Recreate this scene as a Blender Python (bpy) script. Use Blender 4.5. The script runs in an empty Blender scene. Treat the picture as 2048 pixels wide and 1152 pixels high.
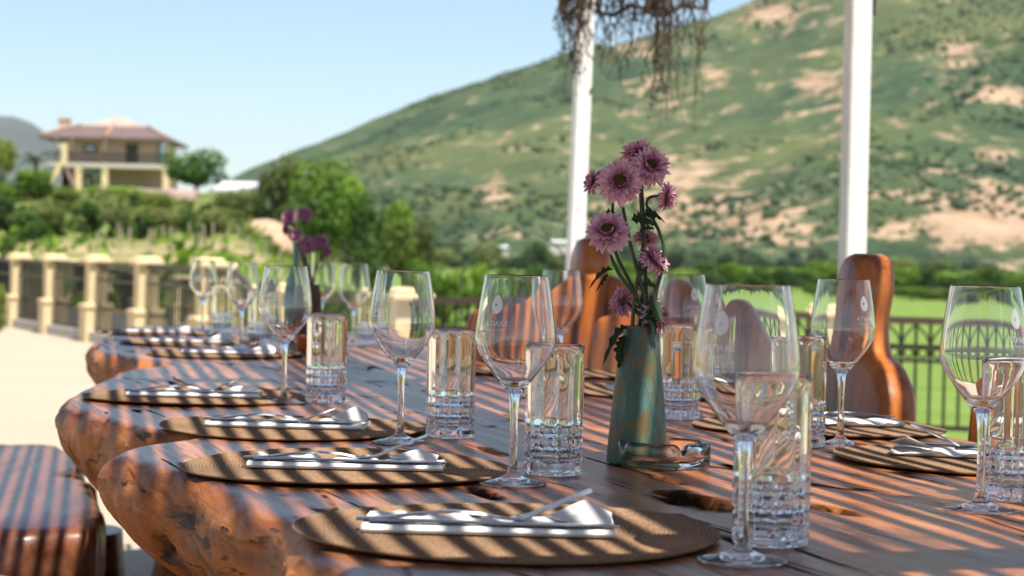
import bpy, math, random
import numpy as np
from mathutils import Vector, Matrix, noise

R = math.radians
S = bpy.context.scene
COL = S.collection
random.seed(7)

# ------------------------------------------------------------------ camera, sky, sun, exposure
CAM_Z, LENS, FPX = 0.995, 70.0, 70.0 / 36.0 * 2048
cd = bpy.data.cameras.new('camera'); cam = bpy.data.objects.new('camera', cd); COL.objects.link(cam)
cd.lens = LENS; cd.sensor_width = 36; cd.clip_start = 0.05; cd.clip_end = 20000
CM = Matrix.Translation((0, 0, CAM_Z)) @ Matrix.Rotation(R(90 - 0.763), 4, 'X') @ Matrix.Rotation(R(1.2), 4, 'Z')
cam.matrix_world = CM
cd.dof.use_dof = True; cd.dof.focus_distance = 2.25; cd.dof.aperture_fstop = 9.0; cd.dof.aperture_blades = 9
S.camera = cam

SUN_EL, SUN_AZ = 66.0, 30.0          # azimuth: degrees to the right of straight behind the camera
TOSUN = Vector((math.sin(R(SUN_AZ)) * math.cos(R(SUN_EL)), -math.cos(R(SUN_AZ)) * math.cos(R(SUN_EL)), math.sin(R(SUN_EL))))
w = bpy.data.worlds.new('World'); S.world = w; w.use_nodes = True
nt = w.node_tree
sky = nt.nodes.new('ShaderNodeTexSky'); sky.sky_type = 'NISHITA'; sky.sun_disc = False
sky.sun_elevation = R(SUN_EL); sky.sun_rotation = math.atan2(TOSUN.x, TOSUN.y)
sky.air_density = 1.0; sky.dust_density = 0.4; sky.ozone_density = 3.5
nt.links.new(sky.outputs[0], nt.nodes['Background'].inputs[0]); nt.nodes['Background'].inputs[1].default_value = 0.088
sd = bpy.data.lights.new('sun', 'SUN'); sun = bpy.data.objects.new('sun', sd); COL.objects.link(sun)
sd.energy = 5.0; sd.angle = R(0.38); sd.color = (1.0, 0.95, 0.87)
sun.rotation_euler = TOSUN.to_track_quat('Z', 'Y').to_euler(); sun.location = (3, -6, 12)
S.view_settings.view_transform = 'Standard'; S.view_settings.look = 'None'
S.view_settings.exposure = 0.90; S.view_settings.gamma = 1.0; S.view_settings.use_curve_mapping = False
S.render.engine = 'CYCLES'
HAZE = 0.00005
c = S.cycles
c.use_denoising = True; c.volume_bounces = 1; c.max_bounces = 16; c.transmission_bounces = 14; c.glossy_bounces = 6; c.diffuse_bounces = 4
c.transparent_max_bounces = 24; c.caustics_reflective = False; c.caustics_refractive = True; c.blur_glossy = 0.6
c.sample_clamp_indirect = 6.0; c.use_adaptive_sampling = True; c.adaptive_threshold = 0.012

# ------------------------------------------------------------------ small helpers
def ray(px, py):
    v = CM.to_3x3() @ Vector(((px - 1024) / FPX, (576 - py) / FPX, -1.0))
    return v / v.y
def P(px, py, d):                      # the place seen at a pixel, d metres ahead
    return Vector((0, 0, CAM_Z)) + ray(px, py) * d
def T(px, py, z):                      # the place seen at a pixel on a level surface
    v = ray(px, py); return Vector((0, 0, CAM_Z)) + v * ((z - CAM_Z) / v.z)
def lerp(a, b, t): return a + (b - a) * t
def sstep(a, b, x):
    t = min(1, max(0, (x - a) / (b - a))); return t * t * (3 - 2 * t)

class MB:
    def __init__(s): s.v = []; s.f = []; s.mi = []
    def add(s, vs, fs, m=0):
        o = len(s.v); s.v += [tuple(p) for p in vs]; s.f += [tuple(i + o for i in f) for f in fs]; s.mi += [m] * len(fs); return s
    def box(s, c, d, rz=0, m=0, taper=1.0):
        x, y, z = d[0] / 2, d[1] / 2, d[2] / 2; vs = []
        for k, zz in ((1, -z), (taper, z)):
            for sx, sy in ((-1, -1), (1, -1), (1, 1), (-1, 1)):
                p = Vector((sx * x * k, sy * y * k, zz)); p.rotate(Matrix.Rotation(rz, 3, 'Z')); vs.append(p + Vector(c))
        return s.add(vs, [(3, 2, 1, 0), (4, 5, 6, 7), (0, 1, 5, 4), (1, 2, 6, 5), (2, 3, 7, 6), (3, 0, 4, 7)], m)
    def bbox(s, c, d, b, rz=0, m=0):          # box with bevelled edges (b)
        x, y, z = d[0] / 2, d[1] / 2, d[2] / 2
        rings = []
        for zz, k in ((-z, b), (-z + b, 0), (z - b, 0), (z, b)):
            X, Y = x - k, y - k; bb = b
            pts = [(-X, -Y + bb), (-X + bb, -Y), (X - bb, -Y), (X, -Y + bb), (X, Y - bb), (X - bb, Y), (-X + bb, Y), (-X, Y - bb)]
            ring = []
            for p in pts:
                q = Vector((p[0], p[1], zz)); q.rotate(Matrix.Rotation(rz, 3, 'Z')); ring.append(q + Vector(c))
            rings.append(ring)
        return s.loft(rings, m=m)
    def loft(s, rings, caps=True, m=0, closed=True):
        n = len(rings[0]); o = [p for r in rings for p in r]; fs = []
        for i in range(len(rings) - 1):
            for j in range(n if closed else n - 1):
                k = (j + 1) % n
                fs.append((i * n + j, i * n + k, (i + 1) * n + k, (i + 1) * n + j))
        if caps:
            fs.append(tuple(range(n - 1, -1, -1))); b = (len(rings) - 1) * n; fs.append(tuple(range(b, b + n)))
        return s.add(o, fs, m)
    def tube(s, pts, r, n=6, m=0, caps=True):
        pts = [Vector(p) for p in pts]; rs = r if isinstance(r, (list, tuple)) else [r] * len(pts); rings = []
        up = Vector((0.13, 0.31, 0.94))
        for i, p in enumerate(pts):
            t = (pts[min(i + 1, len(pts) - 1)] - pts[max(i - 1, 0)]).normalized()
            a = t.cross(up)
            if a.length < 0.05: a = t.cross(Vector((1, 0, 0)))
            a.normalize(); b = t.cross(a)
            rings.append([p + (a * math.cos(2 * math.pi * k / n) + b * math.sin(2 * math.pi * k / n)) * rs[i] for k in range(n)])
        return s.loft(rings, caps, m)
    def lathe(s, prof, n=32, c=(0, 0, 0), m=0, caps=False):
        c = Vector(c)
        return s.loft([[c + Vector((r * math.cos(2 * math.pi * k / n), r * math.sin(2 * math.pi * k / n), z)) for k in range(n)] for r, z in prof], caps, m)
    def build(s, name, mats, parent=None, smooth=False, angle=None):
        me = bpy.data.meshes.new(name); me.from_pydata(s.v, [], s.f)
        for mt in (mats if isinstance(mats, (list, tuple)) else [mats]): me.materials.append(mt)
        if any(s.mi): me.polygons.foreach_set('material_index', s.mi)
        if smooth: me.polygons.foreach_set('use_smooth', [True] * len(me.polygons))
        if smooth and angle: me.set_sharp_from_angle(angle=R(angle))
        me.update()
        o = bpy.data.objects.new(name, me); COL.objects.link(o)
        if parent: o.parent = parent
        return o

def tag(o, label=None, cat=None, group=None, kind=None):
    for k, v in (('label', label), ('category', cat), ('group', group), ('kind', kind)):
        if v: o[k] = v
    return o
def empty(name, loc=(0, 0, 0), rz=0):
    o = bpy.data.objects.new(name, None); o.empty_display_size = 0.1; COL.objects.link(o)
    o.location = loc; o.rotation_euler.z = rz; return o
def link_mesh(name, me, parent, loc=(0, 0, 0), rot=None, scale=None):
    o = bpy.data.objects.new(name, me); COL.objects.link(o); o.parent = parent; o.location = loc
    if rot is not None: o.rotation_euler = rot
    if scale is not None: o.scale = scale if hasattr(scale, '__len__') else (scale,) * 3
    return o
def dup(o, parent=None):
    q = o.copy(); COL.objects.link(q); q.parent = parent
    for ch in list(o.children): dup(ch, q)
    return q

# ------------------------------------------------------------------ materials
def newmat(name):
    m = bpy.data.materials.new(name); m.use_nodes = True; n = m.node_tree
    return m, n, n.nodes['Principled BSDF']
def nd(n, t, **kw):
    x = n.nodes.new('ShaderNode' + t)
    for k, v in kw.items():
        if k.startswith('i_'): x.inputs[k[2:].replace('_', ' ')].default_value = v
        else: setattr(x, k, v)
    return x
def ramp(n, fac, stops, interp='LINEAR'):
    r = n.nodes.new('ShaderNodeValToRGB'); r.color_ramp.interpolation = interp
    e = r.color_ramp.elements
    while len(e) < len(stops): e.new(0.5)
    for el, (p, col) in zip(e, stops): el.position = p; el.color = (*col, 1) if len(col) == 3 else col
    n.links.new(fac, r.inputs[0]); return r.outputs[0]
def mixc(n, f, a, b, mode='MIX'):
    x = n.nodes.new('ShaderNodeMix'); x.data_type = 'RGBA'; x.blend_type = mode
    for s, v in ((x.inputs[0], f), (x.inputs[6], a), (x.inputs[7], b)):
        if isinstance(v, (int, float)): s.default_value = v
        elif isinstance(v, tuple): s.default_value = (*v, 1)
        else: n.links.new(v, s)
    return x.outputs[2]
def math_(n, op, a, b=0.0, clamp=False):
    x = n.nodes.new('ShaderNodeMath'); x.operation = op; x.use_clamp = clamp
    for s, v in ((x.inputs[0], a), (x.inputs[1], b)):
        if isinstance(v, (int, float)): s.default_value = v
        else: n.links.new(v, s)
    return x.outputs[0]
def coords(n, scale=(1, 1, 1), kind='Object'):
    t = n.nodes.new('ShaderNodeTexCoord'); m = n.nodes.new('ShaderNodeMapping'); m.inputs['Scale'].default_value = scale
    n.links.new(t.outputs[kind], m.inputs[0]); return m.outputs[0]
def noise_(n, vec, scale, detail=4, rough=0.55, dist=0.0):
    x = nd(n, 'TexNoise'); x.inputs['Scale'].default_value = scale; x.inputs['Detail'].default_value = detail
    x.inputs['Roughness'].default_value = rough; x.inputs['Distortion'].default_value = dist
    if vec is not None: n.links.new(vec, x.inputs['Vector'])
    return x.outputs[0]
def bump(n, p, h, strength=0.3, dist=0.01):
    b = nd(n, 'Bump'); b.inputs['Strength'].default_value = strength; b.inputs['Distance'].default_value = dist
    n.links.new(h, b.inputs['Height']); n.links.new(b.outputs[0], p.inputs['Normal'])

def plain(name, col, rough=0.6, metal=0.0, var=0.12, scale=6.0, bmp=0.0, spec=0.5):
    m, n, p = newmat(name)
    f = noise_(n, coords(n), scale, 5)
    a = tuple(x * (1 - var) for x in col); b = tuple(min(1, x * (1 + var)) for x in col)
    n.links.new(ramp(n, f, [(0.3, a), (0.7, b)]), p.inputs['Base Color'])
    p.inputs['Roughness'].default_value = rough; p.inputs['Metallic'].default_value = metal; p.inputs['Specular IOR Level'].default_value = spec
    if bmp: bump(n, p, noise_(n, coords(n), scale * 8, 3), bmp, 0.004)
    return m
def glass(name, ior=1.47, col=(1, 1, 1), rough=0.0):
    m, n, p = newmat(name)
    p.inputs['Base Color'].default_value = (*col, 1); p.inputs['Transmission Weight'].default_value = 1.0
    p.inputs['Roughness'].default_value = rough; p.inputs['IOR'].default_value = ior
    return m

def wood_top():
    m, n, p = newmat('varnished_slab_wood')
    v = coords(n, (1, 0.13, 1))
    d1 = noise_(n, v, 5, 5, 0.6, 0.8)
    d2 = noise_(n, coords(n, (1, 0.07, 1)), 46, 6, 0.7, 0.4)
    d3 = noise_(n, coords(n), 3.2, 3)
    grain = math_(n, 'ADD', math_(n, 'MULTIPLY', d1, 0.5), math_(n, 'MULTIPLY', d2, 0.5))
    top = ramp(n, grain, [(0.36, (0.018, 0.007, 0.004)), (0.43, (0.12, 0.036, 0.011)), (0.52, (0.37, 0.125, 0.040)), (0.65, (0.58, 0.25, 0.095))])
    top = mixc(n, math_(n, 'MULTIPLY', ramp(n, d3, [(0.45, (0, 0, 0)), (0.7, (1, 1, 1))]), 0.45), top, (0.20, 0.10, 0.06))
    st = noise_(n, coords(n, (1, 0.035, 1)), 70, 5, 0.7, 1.5); st2 = noise_(n, coords(n, (1, .3, 1)), 9, 4, 0.6)
    sk = math_(n, 'MULTIPLY', ramp(n, st, [(0.50, (0, 0, 0)), (0.60, (1, 1, 1))]), ramp(n, st2, [(0.42, (0.15, 0.15, 0.15)), (0.60, (1, 1, 1))]))
    top = mixc(n, math_(n, 'MULTIPLY', sk, 0.85), top, (0.030, 0.016, 0.011))
    gp = ramp(n, noise_(n, coords(n, (1, .25, 1)), 6, 5, 0.65, 0.8), [(0.57, (0, 0, 0)), (0.72, (.7, .7, .7))])
    top = mixc(n, gp, top, (0.13, 0.092, 0.072))
    sv = coords(n, (1.8, 0.45, 2.4))
    s1 = noise_(n, sv, 4.5, 6, 0.6, 1.2); s2 = noise_(n, sv, 16, 4, 0.6, 0.5)
    side = ramp(n, s1, [(0.33, (0.09, 0.024, 0.005)), (0.5, (0.33, 0.100, 0.018)), (0.66, (0.50, 0.19, 0.040))])
    side = mixc(n, ramp(n, s2, [(0.60, (0, 0, 0)), (0.66, (0.95, 0.95, 0.95))]), side, (0.02, 0.009, 0.005))
    g = nd(n, 'TexCoord'); sx = nd(n, 'SeparateXYZ'); n.links.new(g.outputs['Normal'], sx.inputs[0])
    k = math_(n, 'ADD', sx.outputs[2], math_(n, 'MULTIPLY', math_(n, 'SUBTRACT', d3, 0.5), 0.5))
    col = mixc(n, ramp(n, k, [(0.70, (0, 0, 0)), (0.93, (1, 1, 1))]), side, top)
    # drying cracks
    cv = coords(n, (1, 0.10, 0.6))
    vo = nd(n, 'TexVoronoi', feature='DISTANCE_TO_EDGE'); vo.inputs['Scale'].default_value = 11; vo.inputs['Randomness'].default_value = 1
    mx = nd(n, 'Mix', data_type='VECTOR'); mx.inputs[0].default_value = 0.10
    nn = nd(n, 'TexNoise'); nn.inputs['Scale'].default_value = 12; n.links.new(cv, nn.inputs['Vector'])
    n.links.new(cv, mx.inputs[4]); n.links.new(nn.outputs[1], mx.inputs[5]); n.links.new(mx.outputs[1], vo.inputs['Vector'])
    gate = math_(n, 'MULTIPLY', ramp(n, noise_(n, coords(n), 7, 3), [(0.48, (0, 0, 0)), (0.56, (1, 1, 1))]), ramp(n, sx.outputs[2], [(0.6, (.25, .25, .25)), (0.95, (1, 1, 1))]))
    cr = math_(n, 'MULTIPLY', ramp(n, vo.outputs['Distance'], [(0.010, (1, 1, 1)), (0.030, (0, 0, 0))]), gate)
    at = nd(n, 'Attribute', attribute_name='hollow'); cr2 = math_(n, 'MAXIMUM', cr, at.outputs['Fac'])
    col = mixc(n, math_(n, 'MULTIPLY', cr2, 0.92), col, (0.012, 0.008, 0.006))
    n.links.new(col, p.inputs['Base Color'])
    rg = math_(n, 'ADD', math_(n, 'MULTIPLY', d2, 0.28), 0.17)
    top_k = ramp(n, sx.outputs[2], [(0.80, (0, 0, 0)), (0.97, (1, 1, 1))])
    rg = math_(n, 'ADD', rg, math_(n, 'MULTIPLY', math_(n, 'SUBTRACT', 1.0, top_k), 0.24))
    n.links.new(math_(n, 'ADD', rg, math_(n, 'MULTIPLY', cr2, 0.4)), p.inputs['Roughness'])
    n.links.new(math_(n, 'MULTIPLY', math_(n, 'MULTIPLY', top_k, 0.22), math_(n, 'SUBTRACT', 1.0, cr2)), p.inputs['Coat Weight']); p.inputs['Coat Roughness'].default_value = 0.22
    n.links.new(math_(n, 'MULTIPLY', math_(n, 'SUBTRACT', 1.0, cr2), 0.36), p.inputs['Specular IOR Level'])
    h = math_(n, 'SUBTRACT', math_(n, 'ADD', math_(n, 'MULTIPLY', d2, 0.35), math_(n, 'MULTIPLY', noise_(n, coords(n, (1, .35, 1)), 30, 3), 0.55)), math_(n, 'ADD', math_(n, 'MULTIPLY', cr, 1.0), math_(n, 'MULTIPLY', sk, 0.35)))
    bump(n, p, h, 0.55, 0.006)
    return m
def wood_red(name, dark, mid, light, axis=(1.0, 1.0, 0.12), rough=0.3, scale=9, coat=0.15, lo=0.34):
    m, n, p = newmat(name)
    v = coords(n, axis)
    a = noise_(n, v, scale, 5, 0.6, 0.7); b = noise_(n, v, scale * 6, 4, 0.6)
    f = math_(n, 'ADD', math_(n, 'MULTIPLY', a, 0.7), math_(n, 'MULTIPLY', b, 0.3))
    n.links.new(ramp(n, f, [(lo, dark), (lo + .10, mid), (0.68, light)]), p.inputs['Base Color'])
    n.links.new(math_(n, 'ADD', math_(n, 'MULTIPLY', b, 0.3), rough - 0.12), p.inputs['Roughness'])
    p.inputs['Coat Weight'].default_value = coat; p.inputs['Coat Roughness'].default_value = 0.15; p.inputs['Specular IOR Level'].default_value = .35
    bump(n, p, f, 0.25, 0.004)
    return m
def leafmat(name, dark, light, scale=1.4, trans=0.35):
    m, n, p = newmat(name)
    oi = nd(n, 'ObjectInfo')
    f = noise_(n, coords(n), scale, 3)
    f = math_(n, 'ADD', f, math_(n, 'MULTIPLY', math_(n, 'SUBTRACT', oi.outputs['Random'], 0.5), 0.18))
    col = ramp(n, f, [(0.36, dark), (0.64, light)])
    n.links.new(col, p.inputs['Base Color']); p.inputs['Roughness'].default_value = 0.65; p.inputs['Specular IOR Level'].default_value = 0.2
    tr = nd(n, 'BsdfTranslucent'); n.links.new(col, tr.inputs[0])
    mx = nd(n, 'MixShader'); mx.inputs[0].default_value = trans
    n.links.new(p.outputs[0], mx.inputs[1]); n.links.new(tr.outputs[0], mx.inputs[2])
    n.links.new(mx.outputs[0], n.nodes['Material Output'].inputs[0])
    return m

M = {}
M['slab'] = wood_top()
M['chair'] = wood_red('reddish_chair_wood', (0.035, 0.008, 0.003), (0.32, 0.086, 0.014), (0.58, 0.19, 0.034), rough=0.36, coat=0.35, scale=7, lo=0.40, axis=(1.0, 1.6, 0.10))
M['bench'] = wood_red('dark_bench_wood', (0.035, 0.012, 0.007), (0.13, 0.043, 0.020), (0.32, 0.12, 0.05), (1.0, 0.15, 1.0), 0.30, 7)
M['glass'] = glass('clear_glass', 1.48)
M['thick_glass'] = glass('cut_glass', 1.50)
def etch_mat():
    m, n, p = newmat('etched_white')
    tl = nd(n, 'BsdfTranslucent'); tl.inputs[0].default_value = (.9, .9, .92, 1); tp = nd(n, 'BsdfTransparent'); mx = nd(n, 'MixShader'); mx.inputs[0].default_value = .85
    n.links.new(tp.outputs[0], mx.inputs[1]); n.links.new(tl.outputs[0], mx.inputs[2]); n.links.new(mx.outputs[0], n.nodes['Material Output'].inputs[0]); return m
M['etch'] = etch_mat()
M['steel'] = plain('polished_steel', (0.72, 0.72, 0.74), 0.16, 1.0, 0.05)
M['napkin'] = plain('white_napkin_cloth', (0.74, 0.72, 0.69), 0.9, var=0.03, scale=30, bmp=0.15, spec=0.2)
M['white_paint'] = plain('white_paint', (0.77, 0.75, 0.71), 0.5, var=0.10, scale=9, bmp=0.3)
M['reed'] = plain('dry_reed', (0.28, 0.20, 0.12), 0.8, var=0.25)
M['beam'] = plain('weathered_beam', (0.22, 0.15, 0.10), 0.8, var=0.2)
M['vine'] = plain('dry_vine', (0.055, 0.036, 0.020), 0.9, var=0.4, scale=12)
M['iron'] = plain('brown_iron', (0.022, 0.016, 0.012), 0.45, 0.2, var=0.2)
M['rail'] = plain('brown_rail', (0.060, 0.036, 0.025), 0.5, var=0.2)
M['cream'] = plain('cream_stucco', (0.68, 0.53, 0.30), 0.85, var=0.08, scale=5, bmp=0.2)
M['stem'] = plain('flower_stem', (0.035, 0.055, 0.018), 0.5, var=0.2)
M['fleaf'] = leafmat('flower_leaf', (0.012, 0.026, 0.010), (0.03, 0.055, 0.018), 20, 0.2)
M['disc'] = plain('flower_disc', (0.16, 0.11, 0.022), 0.8, var=0.7, scale=300, bmp=0.6)
M['stone'] = plain('pale_stone', (0.50, 0.45, 0.38), 0.9, var=0.15, scale=3, bmp=0.3)
M['concrete'] = plain('pale_concrete', (0.48, 0.43, 0.36), 0.9, var=0.12)
M['brown_bowl'] = wood_red('reddish_bowl', (0.10, 0.02, 0.006), (0.26, 0.06, 0.016), (0.36, 0.10, 0.03), (1, 1, 1), 0.3)
M['teal_glass'] = plain('teal_glaze', (0.10, 0.26, 0.22), 0.2, var=0.2)
M['stake'] = plain('grey_stake_wood', (0.36, 0.29, 0.22), 0.9, var=0.2)
M['trunk'] = plain('tree_bark', (0.09, 0.065, 0.045), 0.9, var=0.3)

def petal_mat():
    m, n, p = newmat('mauve_petal')
    oi = nd(n, 'ObjectInfo'); tc = nd(n, 'TexCoord'); sx = nd(n, 'SeparateXYZ'); n.links.new(tc.outputs['Object'], sx.inputs[0])
    st = noise_(n, coords(n, (1400, 60, 1)), 1.0, 2)
    f = math_(n, 'ADD', math_(n, 'MULTIPLY', sx.outputs[1], 30), math_(n, 'MULTIPLY', math_(n, 'SUBTRACT', st, 0.5), 0.5))
    f = math_(n, 'ADD', f, math_(n, 'MULTIPLY', math_(n, 'SUBTRACT', oi.outputs['Random'], 0.5), 0.45))
    col = ramp(n, f, [(0.05, (0.40, 0.13, 0.24)), (0.45, (0.72, 0.40, 0.52)), (0.95, (0.82, 0.57, 0.66))])
    n.links.new(col, p.inputs['Base Color']); p.inputs['Roughness'].default_value = 0.7; p.inputs['Specular IOR Level'].default_value = 0.2
    tr = nd(n, 'BsdfTranslucent'); n.links.new(col, tr.inputs[0]); mx = nd(n, 'MixShader'); mx.inputs[0].default_value = 0.3
    n.links.new(p.outputs[0], mx.inputs[1]); n.links.new(tr.outputs[0], mx.inputs[2]); n.links.new(mx.outputs[0], n.nodes['Material Output'].inputs[0])
    return m
M['petal'] = petal_mat()
M['far_petal'] = plain('plum_petal', (0.34, 0.14, 0.23), 0.8, var=0.35, scale=60)

def vase_mat():
    m, n, p = newmat('patina_glaze')
    v = coords(n, (1, 1, 0.55))
    f = noise_(n, v, 55, 7, 0.75, 0.8); g = noise_(n, coords(n, (1, 1, 0.25)), 40, 4, 0.6)
    base = ramp(n, g, [(0.35, (0.022, 0.062, 0.042)), (0.5, (0.050, 0.115, 0.080)), (0.66, (0.095, 0.225, 0.20))])
    col = mixc(n, ramp(n, f, [(0.48, (0, 0, 0)), (0.56, (0.9, 0.9, 0.9))]), base, (0.15, 0.092, 0.022))
    col = mixc(n, ramp(n, noise_(n, v, 70, 3), [(0.70, (0, 0, 0)), (0.74, (1, 1, 1))]), col, (0.03, 0.05, 0.035))
    n.links.new(col, p.inputs['Base Color']); p.inputs['Roughness'].default_value = 0.42
    bump(n, p, f, 0.25, 0.002)
    return m
M['vase'] = vase_mat()

def mat_mat():
    m, n, p = newmat('woven_mat')
    f = noise_(n, coords(n), 320, 2); g = noise_(n, coords(n), 14, 3)
    c0 = ramp(n, f, [(0.35, (0.165, 0.092, 0.048)), (0.65, (0.32, 0.20, 0.115))])
    tc = nd(n, 'TexCoord'); ln = nd(n, 'VectorMath', operation='LENGTH'); n.links.new(tc.outputs['Object'], ln.inputs[0])
    wv = math_(n, 'SINE', math_(n, 'MULTIPLY', ln.outputs['Value'], 2 * math.pi / .00393))
    c0 = mixc(n, math_(n, 'MULTIPLY', ramp(n, wv, [(0.0, (1, 1, 1)), (0.6, (0, 0, 0))]), 0.55), c0, (0.09, 0.052, 0.03))
    n.links.new(mixc(n, math_(n, 'MULTIPLY', g, 0.3), c0, (0.22, 0.13, 0.075)), p.inputs['Base Color'])
    p.inputs['Roughness'].default_value = 0.75; p.inputs['Specular IOR Level'].default_value = 0.25
    bump(n, p, f, 0.4, 0.002)
    return m
M['mat'] = mat_mat()

def gravel_mat():
    m, n, p = newmat('pale_gravel')
    f = noise_(n, coords(n), 60, 5, 0.7); g = noise_(n, coords(n), 0.5, 4)
    c0 = ramp(n, f, [(0.3, (0.33, 0.265, 0.185)), (0.7, (0.53, 0.445, 0.33))])
    n.links.new(mixc(n, ramp(n, g, [(0.4, (0, 0, 0)), (0.75, (0.5, 0.5, 0.5))]), c0, (0.36, 0.29, 0.20)), p.inputs['Base Color'])
    p.inputs['Roughness'].default_value = 0.95; bump(n, p, f, 0.6, 0.02)
    return m
M['gravel'] = gravel_mat()

def land_mat():
    m, n, p = newmat('land')
    a = noise_(n, coords(n), 0.09, 5, 0.6); b = noise_(n, coords(n), 1.2, 5, 0.65)
    meadow = ramp(n, b, [(0.3, (0.10, 0.16, 0.028)), (0.7, (0.18, 0.255, 0.055))])
    dry = ramp(n, a, [(0.38, (0.12, 0.17, 0.035)), (0.50, (0.23, 0.20, 0.085)), (0.60, (0.38, 0.28, 0.17))])
    at = nd(n, 'Attribute', attribute_name='dry')
    n.links.new(mixc(n, at.outputs['Fac'], meadow, dry), p.inputs['Base Color']); p.inputs['Roughness'].default_value = 0.95
    p.inputs['Specular IOR Level'].default_value = 0.1
    bump(n, p, b, 0.8, 0.15)
    return m
M['land'] = land_mat()

def hill_mat():
    m, n, p = newmat('scrub_hill')
    a = noise_(n, coords(n), 0.011, 6, 0.62, 0.4); b = noise_(n, coords(n), 0.045, 6, 0.65); g3 = noise_(n, coords(n), 0.006, 4, 0.5)
    green = ramp(n, math_(n, 'ADD', math_(n, 'ADD', math_(n, 'MULTIPLY', a, 0.35), math_(n, 'MULTIPLY', b, 0.35)), math_(n, 'MULTIPLY', noise_(n, coords(n), 0.16, 4, 0.7), 0.30)),
                 [(0.39, (0.014, 0.032, 0.020)), (0.5, (0.042, 0.070, 0.033)), (0.63, (0.095, 0.120, 0.048))])
    green = mixc(n, ramp(n, g3, [(0.4, (0, 0, 0)), (0.7, (0.6, 0.6, 0.6))]), green, (0.125, 0.13, 0.045))
    soil = ramp(n, b, [(0.35, (0.24, 0.155, 0.095)), (0.65, (0.38, 0.27, 0.175))])
    d = noise_(n, coords(n, (1, .6, 1)), 0.075, 6, 0.75)
    at = nd(n, 'Attribute', attribute_name='soil')
    f = math_(n, 'ADD', math_(n, 'ADD', math_(n, 'ADD', math_(n, 'MULTIPLY', a, 0.20), math_(n, 'MULTIPLY', d, 0.50)), math_(n, 'MULTIPLY', b, 0.30)), at.outputs['Fac'])
    n.links.new(mixc(n, ramp(n, f, [(0.535, (0, 0, 0)), (0.585, (1, 1, 1))]), green, soil), p.inputs['Base Color'])
    p.inputs['Roughness'].default_value = 1.0; p.inputs['Specular IOR Level'].default_value = 0.05
    bump(n, p, b, 0.7, 8.0)
    return m
M['hill'] = hill_mat()
M['mountain'] = plain('far_rock', (0.05, 0.055, 0.05), 1.0, var=0.3, scale=0.004)
M['shrub'] = leafmat('scrub_leaf', (0.028, 0.052, 0.024), (0.075, 0.115, 0.04), 0.02, 0.3)
M['leafA'] = leafmat('bright_leaf', (0.055, 0.12, 0.010), (0.27, 0.40, 0.04), 0.5)
M['leafB'] = leafmat('olive_leaf', (0.065, 0.085, 0.02), (0.25, 0.29, 0.08), 0.5)
M['leafC'] = leafmat('dark_leaf', (0.02, 0.05, 0.010), (0.11, 0.20, 0.028), 0.5)
M['leafD'] = leafmat('yellow_leaf', (0.09, 0.13, 0.02), (0.28, 0.33, 0.06), 0.5)
M['leafE'] = leafmat('greygreen_leaf', (0.04, 0.065, 0.035), (0.12, 0.16, 0.085), 0.2)
M['roof'] = plain('brown_tile', (0.13, 0.088, 0.078), 0.8, var=0.2, scale=1.5)
M['roof_pale'] = plain('pale_roof', (0.36, 0.28, 0.22), 0.8, var=0.15, scale=1.5)
M['ridge'] = plain('terracotta_ridge', (0.38, 0.20, 0.12), 0.8)
M['wall'] = plain('ochre_wall', (0.60, 0.42, 0.31), 0.9, var=0.08, scale=0.6)
M['dark'] = plain('dark_opening', (0.04, 0.03, 0.03), 0.5)
M['pane'] = plain('window_pane', (0.35, 0.42, 0.48), 0.08, 0.6, var=0.05)
M['pink'] = plain('pinkish_stone', (0.34, 0.23, 0.20), 0.95, var=0.3, scale=1.2)
M['metal_roof'] = plain('pale_sheet_roof', (0.62, 0.62, 0.62), 0.5, var=0.05)
M['road'] = plain('grey_path', (0.16, 0.15, 0.14), 0.9, var=0.15)

# ------------------------------------------------------------------ ground
ZL = [(0, 0), (16, 0), (28, 0), (45, 0.5), (60, 1.0), (80, 1.55), (120, 2.9), (160, 4.8), (200, 7.2), (260, 8.0), (400, 5), (700, -2), (20000, -2)]
ZR = [(0, 0), (10.5, 0), (12, -0.05), (14, -0.2), (16, -0.5), (30, -1.3), (80, -2), (20000, -2)]
def pl(tab, x):
    for (x0, y0), (x1, y1) in zip(tab, tab[1:]):
        if x <= x1: return y0 + (y1 - y0) * (x - x0) / (x1 - x0)
    return tab[-1][1]
def leftness(X, Y):
    return 1 - sstep(-0.145, -0.065, math.atan2(X, Y))
def gz(X, Y):
    d = math.hypot(X, Y); wl = leftness(X, Y)
    back = sstep(1.0, 1.6, abs(math.atan2(X, Y)))
    z = lerp(pl(ZR, d), pl(ZL, d), wl)
    return z * (1 - back)

def polar_sheet(name, mat, radii, azs, zoff=0.0, attr=None, close=False):
    vs, fs, at = [], [], []
    for a in azs:
        rr = radii(a) if callable(radii) else radii
        for r in rr:
            X, Y = r * math.sin(a), r * math.cos(a)
            vs.append((X, Y, gz(X, Y) + zoff)); at.append(attr(X, Y) if attr else 0)
    n = len(rr)
    for i in range(len(azs) - 1):
        for j in range(n - 1):
            fs.append((i * n + j, (i + 1) * n + j, (i + 1) * n + j + 1, i * n + j + 1))
    mb = MB(); mb.add(vs, fs); o = mb.build(name, mat, smooth=True)
    if attr:
        A = o.data.attributes.new(attr.__name__, 'FLOAT', 'POINT'); A.data.foreach_set('value', at)
    return o
def dry(X, Y):
    d = math.hypot(X, Y)
    return leftness(X, Y) * (1 - sstep(230, 400, d)) * lerp(1.0, .35, sstep(80, 95, d))
azs = [R(-180 + i * 6) for i in range(26)] + [R(-30 + i * 0.5) for i in range(121)] + [R(30 + i * 6) for i in range(1, 26)]
rad = [0.0] + [1.5 * 1.088 ** i for i in range(99)]
o = polar_sheet('ground', M['land'], rad, azs, -0.012, dry); tag(o, kind='structure')

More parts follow.
